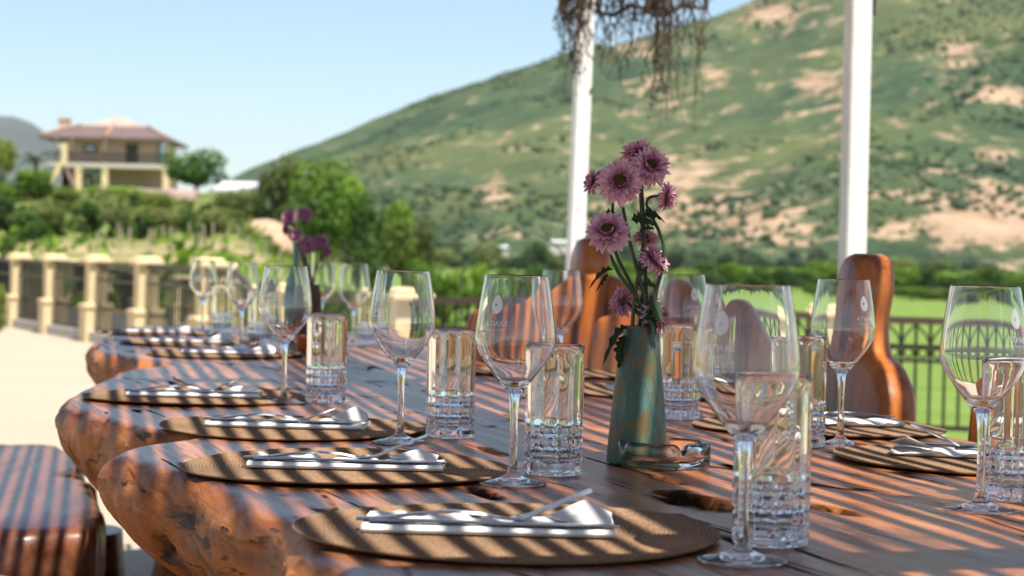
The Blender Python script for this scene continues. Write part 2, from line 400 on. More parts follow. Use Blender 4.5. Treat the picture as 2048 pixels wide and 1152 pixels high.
P1, P5 = Vector((-6.41, 25.9)), Vector((-2.80, 18.4))
FD = (P5 - P1)
left_posts = [P1 + FD * t for t in (-0.52, -0.26, 0, 0.236, 0.489, 0.739, 1.0, 1.26)]
P7 = Vector((-0.75, 13.5)); PM = Vector((0.51, 12.7)); PR = Vector((2.19, 14.0)); PR2 = Vector((2.72, 14.2)); PE = Vector((4.9, 13.4)); PE2 = Vector((7.2, 11.6))
border = [Vector((-14, -2)), Vector((-14.5, 20)), Vector((-11.5, 36.4))] + left_posts + [P7, PM, PR, PR2, PE, PE2, Vector((9.5, 4)), Vector((9, -4))]
bz = sorted((math.atan2(p.x, p.y), p.length) for p in border)
def rborder(a):
    for (a0, r0), (a1, r1) in zip(bz, bz[1:]):
        if a0 <= a <= a1:
            # straight line between border points in polar form
            p, q = Vector((math.sin(a0) * r0, math.cos(a0) * r0)), Vector((math.sin(a1) * r1, math.cos(a1) * r1))
            dx, dy = math.sin(a), math.cos(a); e = q - p; den = dx * e.y - dy * e.x
            return abs((p.x * e.y - p.y * e.x) / den) if abs(den) > 1e-9 else r0
    return 9.5
tz = sorted([R(-180 + i * 5) for i in range(73)] + [a for a, r in bz] + [R(-30 + i) for i in range(61)])
o = polar_sheet('terrace', M['gravel'], lambda a: [rborder(a) * k / 24 for k in range(25)], tz, 0.004); tag(o, kind='structure')

# ------------------------------------------------------------------ hill and mountain
RIDGE = [(-400, 560), (380, 400), (480, 352), (580, 312), (700, 262), (800, 216), (900, 178), (1000, 146), (1120, 106), (1250, 76), (1400, 34), (1500, -4), (1650, -60), (1800, -120), (1950, -150), (2200, -190), (2700, -240), (3600, -200), (5000, 100)]
def ridge_z(a, D):
    px = 1024 + FPX * a; y = pl(RIDGE, px); return CAM_Z + ((523 + 0.021 * (px - 1024)) - y) * D / FPX
SOIL = [(1950, 440, 190, 75, 0.20), (1500, 440, 130, 55, 0.14), (1340, 370, 120, 60, 0.13), (1640, 170, 75, 45, 0.13), (1990, 190, 90, 22, 0.16), (1900, 100, 45, 30, 0.13), (1550, 30, 90, 26, 0.14),
        (1260, 95, 70, 22, 0.12), (980, 385, 45, 22, 0.15), (1300, 200, 60, 50, 0.08), (1980, 320, 40, 25, 0.13), (1130, 300, 60, 40, 0.04), (900, 330, 60, 60, 0.02),
        (1750, 480, 300, 14, 0.05), (1420, 150, 40, 30, 0.10)]
vs, fs, at = [], [], []
NA, NV = 330, 130
for i in range(NA):
    a = -0.155 + i / (NA - 1) * 0.72
    zr = ridge_z(a, 1500.0)
    for j in range(NV):
        v = j / (NV - 1) * 1.25
        D = 640 + 860 * v
        if v <= 1: z = -2.2 + (zr + 2.2) * (0.80 * v + 0.20 * v * v)
        else: z = zr - (zr + 2) * (v - 1) * 1.6
        X, Y = a * D, D
        k = sstep(0, 0.12, v)
        amp = min(1.0, max(0.0, (zr + 2) / 60))
        rg = noise.fractal(Vector((X * 0.0042, Y * 0.0020, 3.1)), 1.0, 2.1, 4)
        z += (abs(rg) * -26 + 8) * k * amp * (1 - 0.75 * sstep(0.75, 1.0, v)) + noise.fractal(Vector((X * 0.02, Y * 0.02, 1.7)), 0.9, 2.1, 3) * 3.0 * k * amp
        vs.append((X, Y, z))
        px = 1024 + FPX * X / Y; py = 523 + 0.021 * (px - 1024) - (z - CAM_Z) / Y * FPX
        s_ = -0.022
        for (cx, cy, rx, ry, st) in SOIL:
            q = ((px - cx) / rx) ** 2 + ((py - cy) / ry) ** 2
            s_ += st * 0.85 * math.exp(-q * 0.9)
        at.append(s_)
for i in range(NA - 1):
    for j in range(NV - 1):
        fs.append((i * NV + j, (i + 1) * NV + j, (i + 1) * NV + j + 1, i * NV + j + 1))
mb = MB(); mb.add(vs, fs); hill = mb.build('hill', M['hill'], smooth=True); tag(hill, kind='structure')
A = hill.data.attributes.new('soil', 'FLOAT', 'POINT'); A.data.foreach_set('value', at)
HV = np.array(vs).reshape(NA, NV, 3); HS = np.array(at).reshape(NA, NV)

# scrub on the hill
rng = np.random.default_rng(5)
ico_v = []; g = (1 + 5 ** 0.5) / 2
for s1 in (-1, 1):
    for s2 in (-g, g): ico_v += [(0, s1, s2), (s1, s2, 0), (s2, 0, s1)]
ico_v = np.array(ico_v) / math.sqrt(1 + g * g)
ico_f = []
for a_ in range(12):
    for b_ in range(a_ + 1, 12):
        for c_ in range(b_ + 1, 12):
            if max(np.linalg.norm(ico_v[a_] - ico_v[b_]), np.linalg.norm(ico_v[b_] - ico_v[c_]), np.linalg.norm(ico_v[a_] - ico_v[c_])) < 1.06:
                nrm = np.cross(ico_v[b_] - ico_v[a_], ico_v[c_] - ico_v[a_])
                ico_f.append((a_, b_, c_) if nrm.dot(ico_v[a_]) > 0 else (a_, c_, b_))
ico_f = np.array(ico_f)
NB = 11000
VV, FF = [], []
for k in range(NB):
    i = int(rng.integers(30, NA - 60)); j = int(rng.integers(2, 106))
    p = HV[i, j] + (HV[i + 1, j] - HV[i, j]) * rng.random() + (HV[i, j + 1] - HV[i, j]) * rng.random()
    cl = 1.4 * noise.fractal(Vector((p[0] * 0.010, p[1] * 0.006, 9.0)), .9, 2.1, 3)
    qx = 1024 + FPX * p[0] / p[1]; qy = 523 + .021 * (qx - 1024) - (p[2] - CAM_Z) / p[1] * FPX
    if qy < 150 - abs(qx - 2010) * .8: cl += .8  # denser scrub in the upper gully also stands in for its shade
    if cl + HS[i, j] * -1.2 < rng.random() * 0.4 - 0.05: continue
    r = rng.uniform(0.5, 1.5) * (1.9 if rng.random() < 0.10 else 1)
    q = ico_v * (r * rng.uniform(0.7, 1.25, (12, 1))) * np.array([1.1, 1.1, rng.uniform(0.7, 1.1)]) + p + np.array([0, 0, r * 0.5])
    FF.append(ico_f + 12 * len(VV)); VV.append(q)
mb = MB(); mb.v = [tuple(x) for x in np.concatenate(VV)]; mb.f = [tuple(int(y) for y in x) for x in np.concatenate(FF)]; mb.mi = [0] * len(mb.f)
o = mb.build('hill_scrub', M['shrub'], smooth=True); tag(o, 'dark green scrub scattered over the hillside', None, None, 'stuff')

vs, fs = [], []
MR = [(-2500, 470), (-900, 330), (-200, 262), (-60, 246), (20, 240), (60, 250), (85, 268), (115, 300), (180, 352), (300, 420), (700, 520)]
for i in range(160):
    px = -2500 + i * 20
    a = (px - 1024) / FPX; y = pl(MR, px)
    for j, (D, k) in enumerate(((2600, 0.0), (3000, 0.30), (3400, 0.62), (3800, 0.86), (4200, 1.0), (4800, 0.7), (5600, 0))):
        zr = CAM_Z + (523 + 0.021 * (px - 1024) - y) * 4200 / FPX
        z = -2 + (zr + 2) * k + (noise.fractal(Vector((a * 22, D * 0.002, 5)), 1, 2, 4) * 60 * k * (1 if k < 1 else 0.25) if k > 0 else 0)
        vs.append((a * D, D, z))
for i in range(159):
    for j in range(6): fs.append((i * 7 + j, (i + 1) * 7 + j, (i + 1) * 7 + j + 1, i * 7 + j + 1))
mb = MB(); mb.add(vs, fs); tag(mb.build('mountain', M['mountain'], smooth=True), kind='structure')

# ------------------------------------------------------------------ trees and plants
def crown_mesh(name, mat, seed, lobes=9, leaves=1500, leaf=0.05, cone=0.0):
    """unit crown: x,y in -0.5..0.5, z in 0..1"""
    r = random.Random(seed); L = []
    for k in range(lobes):
        z = r.uniform(0.18, 0.85); wid = math.sin(math.pi * min(0.97, max(0.1, z))) ** 0.7 * (1 - cone * z)
        an = r.uniform(0, 6.283); rr = r.uniform(0.05, 0.30) * wid
        L.append((Vector((rr * math.cos(an), rr * math.sin(an), z)), r.uniform(0.13, 0.24) * (1 - 0.5 * cone * z)))
    vs, fs = [], []
    while len(fs) < leaves:
        c_, rad_ = L[r.randrange(lobes)]
        d = Vector((r.gauss(0, 1), r.gauss(0, 1), r.gauss(0, 1))).normalized()
        p = c_ + d * rad_ * (r.uniform(0.55, 1.08)); 
        if p.z < 0.02: continue
        s = leaf * r.uniform(0.5, 1.3); nrm = (d + Vector((r.gauss(0, .5), r.gauss(0, .5), r.gauss(0, .5) + 0.3))).normalized()
        a = nrm.orthogonal().normalized(); b = nrm.cross(a); o_ = len(vs)
        vs += [p - a * s, p - b * s * 0.6, p + a * s, p + b * s * 0.6]; fs.append((o_, o_ + 1, o_ + 2, o_ + 3))
    me = bpy.data.meshes.new(name); me.from_pydata([tuple(v) for v in vs], [], fs); me.materials.append(mat); me.update(); return me
def trunk_mesh(seed):
    r = random.Random(seed); mb = MB()
    mb.tube([(0, 0, -0.1), (0.01, 0, 0.15), (-0.01, 0.01, 0.35), (0.0, 0, 0.62)], [0.045, 0.035, 0.028, 0.012], 7)
    for k in range(5):
        an = k * 1.257 + r.random(); z = r.uniform(0.2, 0.4)
        mb.tube([(0, 0, z), (0.12 * math.cos(an), 0.12 * math.sin(an), z + 0.14), (0.25 * math.cos(an), 0.25 * math.sin(an), z + 0.32)], [0.02, 0.013, 0.005], 5)
    me = bpy.data.meshes.new('trunk'); me.from_pydata(mb.v, [], mb.f); me.materials.append(M['trunk']); me.update(); return me
TR = [trunk_mesh(i) for i in range(3)]
CR = {}
for key, mt in (('A', 'leafA'), ('B', 'leafB'), ('C', 'leafC'), ('D', 'leafD'), ('E', 'leafE')):
    CR[key] = [crown_mesh('crown', M[mt], 40 + i * 7 + ord(key), 10, 2300, 0.036) for i in range(2)]
CR['S'] = [crown_mesh('crown', M['leafC'], 200, 10, 1500, 0.032, 0.8)]
tcount = 0
def tree(px, ytop, d, wpx, key, label, cat='tree', name='tree', group=None, ybase=None, trunk=True):
    global tcount
    tcount += 1
    top = P(px, ytop, d); X, Y = top.x, top.y
    z0 = gz(X, Y) - 0.15 if ybase is None else P(px, ybase, d).z
    h = max(0.6, top.z - z0) / 0.98; wd = wpx * d / FPX / 0.82
    o = empty(name, (X, Y, z0), tcount * 1.7); tag(o, label, cat, group)
    cz = 0.0 if not trunk else 0.03
    me = CR[key][tcount % len(CR[key])]
    link_mesh('crown' if trunk else 'foliage', me, o, (0, 0, h * cz), None, (wd, wd, h * (1 - cz)))
    if trunk: link_mesh('trunk', TR[tcount % 3], o, (0, 0, 0), None, (wd * 0.8, wd * 0.8, h))
    else: link_mesh('stem', TR[tcount % 3], o, (0, 0, 0), None, (wd * 0.5, wd * 0.5, h * 0.8))
    return o
tree(2, 275, 150, 70, 'D', 'yellowish tree at the far left edge of the photo', group='trees round the hilltop house')
tree(395, 300, 185, 140, 'A', 'bright green tree touching the right end of the hilltop house', group='trees round the hilltop house')
tree(65, 335, 130, 140, 'A', 'rounded deep green tree below the house stairs', group='trees round the hilltop house')
tree(560, 296, 125, 120, 'B', 'tall pale green tree beside the low white roof', group='row of trees down the slope')
tree(528, 345, 135, 50, 'C', 'narrow dark tree behind the tall pale green one', group='row of trees down the slope')
tree(645, 322, 118, 140, 'A', 'broad dense green tree, highest after the pale one', group='row of trees down the slope')
tree(695, 345, 122, 110, 'A', 'darker green tree against the foot of the hill', group='row of trees down the slope')
tree(745, 375, 115, 110, 'C', 'mid height dark tree in the descending row', group='row of trees down the slope')
tree(805, 395, 112, 100, 'A', 'olive green tree lower down the descending row', group='row of trees down the slope')
tree(850, 420, 110, 85, 'B', 'last small tree at the low end of the row', group='row of trees down the slope')
tree(805, 435, 100, 90, 'D', 'yellow green shrub leaning out below the olive tree', 'shrub', 'shrub', 'row of trees down the slope')
tree(590, 400, 112, 80, 'C', 'dark low tree under the tall pale green tree', group='row of trees down the slope')
for k, (px, yt, d, wd, key, lab) in enumerate([
        (15, 392, 78, 108, 'C', 'dark bush at the left end of the shrub belt'),
        (100, 407, 80, 100, 'B', 'olive bush below the rounded deep green tree'),
        (175, 404, 82, 93, 'C', 'broad dark bush under the house stairs'),
        (140, 377, 110, 79, 'D', 'yellow leaved bush beside the rounded tree'),
        (232, 410, 80, 86, 'B', 'olive bush in the middle of the shrub belt'),
        (235, 372, 150, 150, 'A', 'fresh green bush below the terrace of the house'),
        (268, 380, 125, 60, 'S', 'dark pointed shrub below the house terrace'),
        (325, 407, 82, 93, 'B', 'olive bush below the pink stone bank'),
        (420, 414, 84, 86, 'B', 'low rounded bush at the right of the shrub belt'),
        (465, 368, 110, 100, 'B', 'large olive bush under the low white roof'),
        (310, 384, 120, 93, 'D', 'yellow green bush below the pink stone bank'),
        (375, 417, 86, 64, 'C', 'little dark bush beside the low rounded one'),
        (55, 422, 68, 93, 'C', 'dark bush just behind the far left railing'),
        (283, 422, 78, 72, 'C', 'dusty dark bush above the vineyard stakes'),
        (15, 470, 48, 70, 'C', 'bush at the left edge behind the railing')]):
    tree(px, yt, d, wd, key, lab, 'shrub', 'shrub', 'shrub belt below the house', trunk=False)
tree(0, 575, 24.5, 34, 'D', 'small yellow green plant beside the first fence post', 'plant', 'plant', trunk=False)
rt = random.Random(3)
spots = ['grey green tree at the foot of the hill']
for k in range(46):
    px = 890 + k * 24 + rt.uniform(-10, 10)
    tree(px, rt.uniform(478, 515) + 0.021 * (px - 1024) + (12 if px > 1700 else 0), rt.uniform(420, 620), rt.uniform(45, 85), rt.choice('EEECB'), 'grey green tree in the wood at the foot of the hill', group='trees at the foot of the hill')
for k in range(26):
    px = 1180 + k * 36 + rt.uniform(-10, 10)
    tree(px, rt.uniform(508, 540) + 0.021 * (px - 1024), rt.uniform(215, 290), rt.uniform(70, 120), rt.choice('ACCA'), 'low green tree at the far side of the meadow', group='trees along the far side of the meadow')
for k in range(9):
    px = 1640 + k * 58 + rt.uniform(-14, 14)
    tree(px, rt.uniform(545, 568) + 0.021 * (px - 1024), rt.uniform(180, 205), rt.uniform(80, 130), rt.choice('CABA'), 'round green bush in the hedge along the lawn', 'shrub', 'shrub', 'hedge along the lawn', trunk=False)
for k in range(13):
    px = 850 + k * 40 + rt.uniform(-12, 12)
    tree(px, rt.uniform(520, 548), rt.uniform(75, 110), rt.uniform(80, 120), rt.choice('ABAC'), 'leafy shrub beyond the railing, behind the middle of the table', 'shrub', 'shrub', 'shrubs below the terrace', trunk=False)
# vineyard rows across the valley
r2 = random.Random(11); vs, fs = [], []
for row in range(14):
    D = 300 + row * 22
    for k in range(700):
        a = 0.10 + r2.random() * 0.42; p = Vector((a * D, D + r2.uniform(-1, 1), -2 + r2.uniform(0.3, 2.2)))
        s = r2.uniform(0.7, 1.6); n_ = Vector((r2.gauss(0, 1), r2.gauss(0, 1), r2.gauss(0, 1) + 1)).normalized(); a_ = n_.orthogonal().normalized(); b_ = n_.cross(a_); o_ = len(vs)
        vs += [p - a_ * s, p - b_ * s, p + a_ * s, p + b_ * s]; fs.append((o_, o_ + 1, o_ + 2, o_ + 3))
mb = MB(); mb.add(vs, fs); tag(mb.build('vineyard_rows', M['leafA']), 'green vine rows across the valley floor', None, None, 'stuff')
# low growth on the left slope
vs, fs = [], []
for k in range(9000):
    d = 30 + 90 * r2.random() ** 1.4; a = r2.uniform(-0.115, -0.01) if r2.random() < 0.8 else r2.uniform(-.3, -.1)
    X, Y = a * d, d
    if noise.noise(Vector((X * 0.25, Y * 0.12, 0))) < 0.02: continue
    s = r2.uniform(0.10, 0.30); p = Vector((X, Y, gz(X, Y) + r2.uniform(0, 0.5))); n_ = Vector((r2.gauss(0, 1), r2.gauss(0, 1), r2.gauss(0, 1))).normalized(); a_ = n_.orthogonal().normalized(); b_ = n_.cross(a_); o_ = len(vs)
    vs += [p - a_ * s, p - b_ * s * 0.5, p + a_ * s, p + b_ * s * 0.5]; fs.append((o_, o_ + 1, o_ + 2, o_ + 3))
mb = MB(); mb.add(vs, fs); tag(mb.build('ground_cover', M['leafA']), 'low green growth on the slope behind the railing', None, None, 'stuff')
vs, fs = [], []
for k in range(4500):
    d = r2.uniform(84, 150); a = r2.uniform(-0.32, -0.105); X, Y = a * d, d
    cl = noise.noise(Vector((X * 0.16, Y * 0.10, 4)))
    if cl < -0.12: continue
    s = r2.uniform(0.25, 0.75) * d / 130; p = Vector((X, Y, gz(X, Y) + r2.uniform(0, 0.5 + 1.0 * max(0, cl)))); n_ = Vector((r2.gauss(0, 1), r2.gauss(0, 1), r2.gauss(0, 1))).normalized(); a_ = n_.orthogonal().normalized(); b_ = n_.cross(a_); o_ = len(vs)
    vs += [p - a_ * s, p - b_ * s * 0.6, p + a_ * s, p + b_ * s * 0.6]; fs.append((o_, o_ + 1, o_ + 2, o_ + 3))
mb = MB(); mb.add(vs, fs); tag(mb.build('undergrowth', M['leafB']), 'olive undergrowth between the bushes below the house', None, None, 'stuff')
# bare earth bank
mb = MB(); bc = P(530, 480, 97); rings = []
for k, (r_, zz) in enumerate(((1.0, -.5), (.92, .25), (.74, .8), (.5, 1.15), (.22, 1.38), (.02, 1.42))):
    rings.append([Vector((bc.x + 2.1 * r_ * math.cos(q) * (1 + .14 * noise.noise(Vector((math.cos(q) * 2, math.sin(q) * 2, k * .3)))), bc.y + 3 * r_ * math.sin(q), gz(bc.x, bc.y) - .1 + zz + .12 * noise.noise(Vector((math.cos(q) * 3, math.sin(q) * 3, k))))) for q in [j * math.pi / 16 for j in range(32)]])
mb.loft(rings); o = mb.build('earth_bank', plain('bare_earth', (.42, .28, .17), .95, var=.2, scale=1.2), smooth=True); tag(o, kind='structure')
# vineyard stakes
mb = MB(); mb.tube([(0, 0, -0.2), (0.01, 0, 0.4), (0, 0, 0.8)], 0.032, 6)
stk = mb.build('vineyard_stake', M['stake']); n_st = 0
for row, (d, y0) in enumerate(((60, 0), (68, 0), (78, 0))):
    for k in range(9):
        px = 195 + k * 50 + row * 17 + r2.uniform(-8, 8); v = ray(px, 500); X, Y = v.x * d, d
        q = stk if n_st == 0 else stk.copy()
        if n_st: COL.objects.link(q)
        n_st += 1
        q.location = (X, Y, gz(X, Y)); q.rotation_euler = (r2.uniform(-.05, .05), r2.uniform(-.07, .07), r2.random() * 3); q.scale = (1, 1, r2.uniform(0.7, 1.0))
        tag(q, 'grey wooden stake standing in the vineyard behind the railing', 'stake', 'stakes in the vineyard')

# ------------------------------------------------------------------ the hilltop house
def house():
    D = 200.0; sc = D / FPX
    c0 = P(222, 385, D); ox, oy = c0.x, c0.y; zb = gz(ox, oy) - 0.1
    def Z(y): return P(222, y, D).z - zb
    H = empty('hilltop_house', (ox, oy, zb)); tag(H, 'two storey ochre house with brown hipped roof on the knoll', 'house')
    def X(px): return (px - 222) * sc
    zf, ze, zr1, zr2 = Z(332), Z(277), Z(249), Z(228)
    x0, x1 = X(120), X(318); dep = 9.0
    m = MB(); m.box(((x0 + x1) / 2, dep / 2, (zf + ze) / 2 + 0.1), (x1 - x0, dep, ze - zf + 0.2)); m.build('upper_wall', M['wall'], H)
    m = MB(); m.box((X(225), dep / 2 + 1.0, zf / 2 - 0.5), (X(330) - X(130), dep - 2, zf + 0.7)); m.build('lower_wall', M['wall'], H)
    # balcony slab
    m = MB(); m.box((X(215), dep / 2 - 0.8, zf - 0.05), (X(345) - X(100), dep + 2.6, 0.45)); m.build('balcony_slab', M['concrete'], H)
    def hip(xa, xb, ya, yb, z0, xc, xd, yc, yd, z1):
        m = MB(); b = [(xa, ya, z0), (xb, ya, z0), (xb, yb, z0), (xa, yb, z0), (xc, yc, z1), (xd, yc, z1), (xd, yd, z1), (xc, yd, z1)]
        m.add(b, [(3, 2, 1, 0), (4, 5, 6, 7), (0, 1, 5, 4), (1, 2, 6, 5), (2, 3, 7, 6), (3, 0, 4, 7)]); return m
    xa, xb = X(84), X(338); ya, yb = -1.9, dep + 2.6
    m = hip(xa, xb, ya, yb, ze, X(150), X(285), 2.2, dep - 2.2, zr1); rf = m.build('roof', M['roof'], H)
    m = MB(); m.box(((xa + xb) / 2, (ya + yb) / 2, ze - 0.12), (xb - xa + 0.1, yb - ya + 0.1, 0.2)); m.build('eaves', M['roof'], rf)
    m = hip(X(152), X(283), 2.3, dep - 2.3, zr1 + 0.01, X(215), X(222), dep / 2 - .3, dep / 2 + .3, zr2); m.build('roof_cap', M['roof_pale'], H)
    for a, b in (((xa, ya, ze), (X(150), 2.2, zr1)), ((xb, ya, ze), (X(285), 2.2, zr1)), ((X(216), ya, ze), (X(216), 2.2, zr1))):
        m = MB(); m.tube([Vector(a) + Vector((0, 0, .1)), Vector(b) + Vector((0, 0, .1))], 0.12 if a[0] != X(216) else 0.18, 6); m.build('ridge', M['ridge'], rf)
    m = MB(); m.box((X(113), 3, (Z(238) + Z(284)) / 2), (1.0, 1.0, Z(238) - Z(284))); m.box((X(113), 3, Z(238) + .1), (1.2, 1.2, .25)); m.build('chimney', M['wall'], H)
    def win(px0, px1, y0, y1, mat, name='window'):
        f = MB(); xx0, xx1, z0, z1 = X(px0), X(px1), Z(y1), Z(y0)
        for cx, cz, dx, dz in (((xx0 + xx1) / 2, z1, xx1 - xx0 + .3, .18), ((xx0 + xx1) / 2, z0, xx1 - xx0 + .3, .18), (xx0, (z0 + z1) / 2, .18, z1 - z0 - .18), (xx1, (z0 + z1) / 2, .18, z1 - z0 - .18)):
            f.box((cx, -.05, cz), (dx, .2, dz))
        fo = f.build(name, M['dark'], H); g_ = MB(); g_.box(((xx0 + xx1) / 2, -.02, (z0 + z1) / 2), (xx1 - xx0 - .02, .1, z1 - z0 - .02)); g_.build('pane', mat, fo)
    win(168, 190, 293, 302, M['pane']); win(253, 272, 290, 325, M['dark'], 'balcony_door')
    f = MB(); f.box((X(323), 1.5, (zf + ze) / 2), (0.9, 3.0, ze - zf - .3)); fo = f.build('glazed_bay', M['pane'], H)
    for px in (120, 150, 216, 337):
        m = MB(); m.box((X(px), -1.9, (zf + ze) / 2), (.22, .22, ze - zf - .1)); m.build('post', M['beam'], H)
    for px in (217, 338, 165):
        m = MB(); m.box((X(px), -1.8, zf / 2 - .5), (.6, .6, zf + .55)); m.build('column', M['cream'], H)
    m = MB(); m.box((X(215), -2.05, zf + 1.15), (X(345) - X(100), .08, .1)); m.build('balcony_rail', M['iron'], H)
    m = MB()
    for k in range(60): m.box((lerp(X(101), X(344), k / 59), -2.05, zf + .66), (.05, .05, .9))
    m.build('balusters', M['iron'], H)['kind'] = 'stuff'
    # outside stairs: a stepped flight with a sloping parapet
    m = MB()
    for k in range(12):
        t = k / 11; m.box((lerp(X(140), X(160), t), -2.6, lerp(zf - .3, 0.3, t) / 2 - .4), (0.34, 1.6, lerp(zf - .3, .3, t) + .8))
    m.build('stairs', M['pink'], H)
    m = MB(); m.loft([[Vector((X(142), -3.5, zf + 0.9)), Vector((X(142), -3.3, zf + 0.9)), Vector((X(142), -3.3, zf - 0.1)), Vector((X(142), -3.5, zf - 0.1))],
                      [Vector((X(112), -3.5, 0.9)), Vector((X(112), -3.3, 0.9)), Vector((X(112), -3.3, -0.2)), Vector((X(112), -3.5, -0.2))]]); m.build('stair_parapet', M['cream'], H)
    m = MB(); m.box((X(143), -3.4, zf + 0.9), (.5, .5, 2.2)); m.build('stair_pillar', M['cream'], H)
house()
b0 = P(340, 405, 185)
mb = MB(); rows = []
for k in range(7):
    t = k / 6; p = P(lerp(205, 405, t), 0, 185 - 6 * t)
    rows.append([Vector((p.x, p.y - 2.5, gz(p.x, p.y - 2.5) - .5)), Vector((p.x, p.y - 2.0, P(300, lerp(382, 388, t), 185).z + 0.3 * math.sin(k * 2))), Vector((p.x, p.y, P(300, lerp(381, 387, t), 185).z + 0.2)), Vector((p.x, p.y + 1, gz(p.x, p.y) - 1))])
mb.loft(rows); o = mb.build('retaining_wall', M['pink']); tag(o, 'pinkish stone retaining wall in front of the hilltop house', 'wall')
# low outbuilding
B = empty('outbuilding', (P(480, 372, 150).x, 150, gz(P(480, 372, 150).x, 150))); tag(B, 'low outbuilding with pale sheet roof between the trees', 'building')
zt = P(480, 364, 150).z - B.location.z
mb = MB(); mb.box((0, 2, zt / 2 - .6), (2.6, 4, zt - 0.6)); mb.build('wall', M['wall'], B)
mb = MB(); mb.loft([[Vector((-1.9, -.6, zt - .75)), Vector((1.9, -.6, zt - .75)), Vector((1.9, -.6, zt - .55)), Vector((-1.9, -.6, zt - .55))], [Vector((-1.9, 4.6, zt)), Vector((1.9, 4.6, zt)), Vector((1.9, 4.6, zt + .2)), Vector((-1.9, 4.6, zt + .2))]]); mb.build('roof', M['metal_roof'], B)
# small buildings at the hill foot
for px, y, w_ in ((1000, 498, 34), (1120, 488, 44)):
    p = P(px, y, 600); B = empty('farm_shed', (p.x, 600, p.z - 2)); tag(B, 'small pale shed at the foot of the hill, ' + ('left of' if px == 1000 else 'just beside') + ' the far white post', 'building')
    mb = MB(); mb.box((0, 0, .5), (w_ * .15, 5, 4)); mb.build('wall', M['concrete'], B)
    mb = MB(); mb.box((0, 0, 2.8), (w_ * .17, 6, .6), taper=.7); mb.build('roof', M['metal_roof'], B)

# palms near the house
def palm(px, ytop, d, wpx, label):
    top = P(px, ytop, d); z0 = gz(top.x, top.y) - .1; h = top.z - z0; o = empty('palm_tree', (top.x, top.y, z0)); tag(o, label, 'palm')
    m = MB(); m.tube([(0, 0, 0), (.05, 0, h * .35), (0, 0, h * .68)], [.3, .24, .2], 8); m.build('trunk', M['trunk'], o)
    wd = wpx * d / FPX / 2; rr = random.Random(px)
    for k in range(22):
        an = k * 2.4; el = rr.uniform(-.3, 1.2); m = MB(); L = wd * rr.uniform(.85, 1.1); pts = []
        for q in range(5):
            t = q / 4; pts.append(Vector((math.cos(an) * L * t, math.sin(an) * L * t, h * .68 + math.sin(el) * L * t * .9 - .55 * L * t * t)))
        side = Vector((-math.sin(an), math.cos(an), 0)); rings = []
        for q, p in enumerate(pts):
            ww = L * .13 * (1 - abs(q / 4 - .4) * 1.3); rings.append([p - side * ww - Vector((0, 0, ww * .6)), p, p + side * ww - Vector((0, 0, ww * .6))])
        m.loft(rings, caps=False, closed=False); m.build('frond', M['leafE'], o)
palm(185, 328, 188, 60, 'small palm standing in front of the house stairs')
palm(72, 285, 195, 75, 'bushy palm at the left corner of the hilltop house')

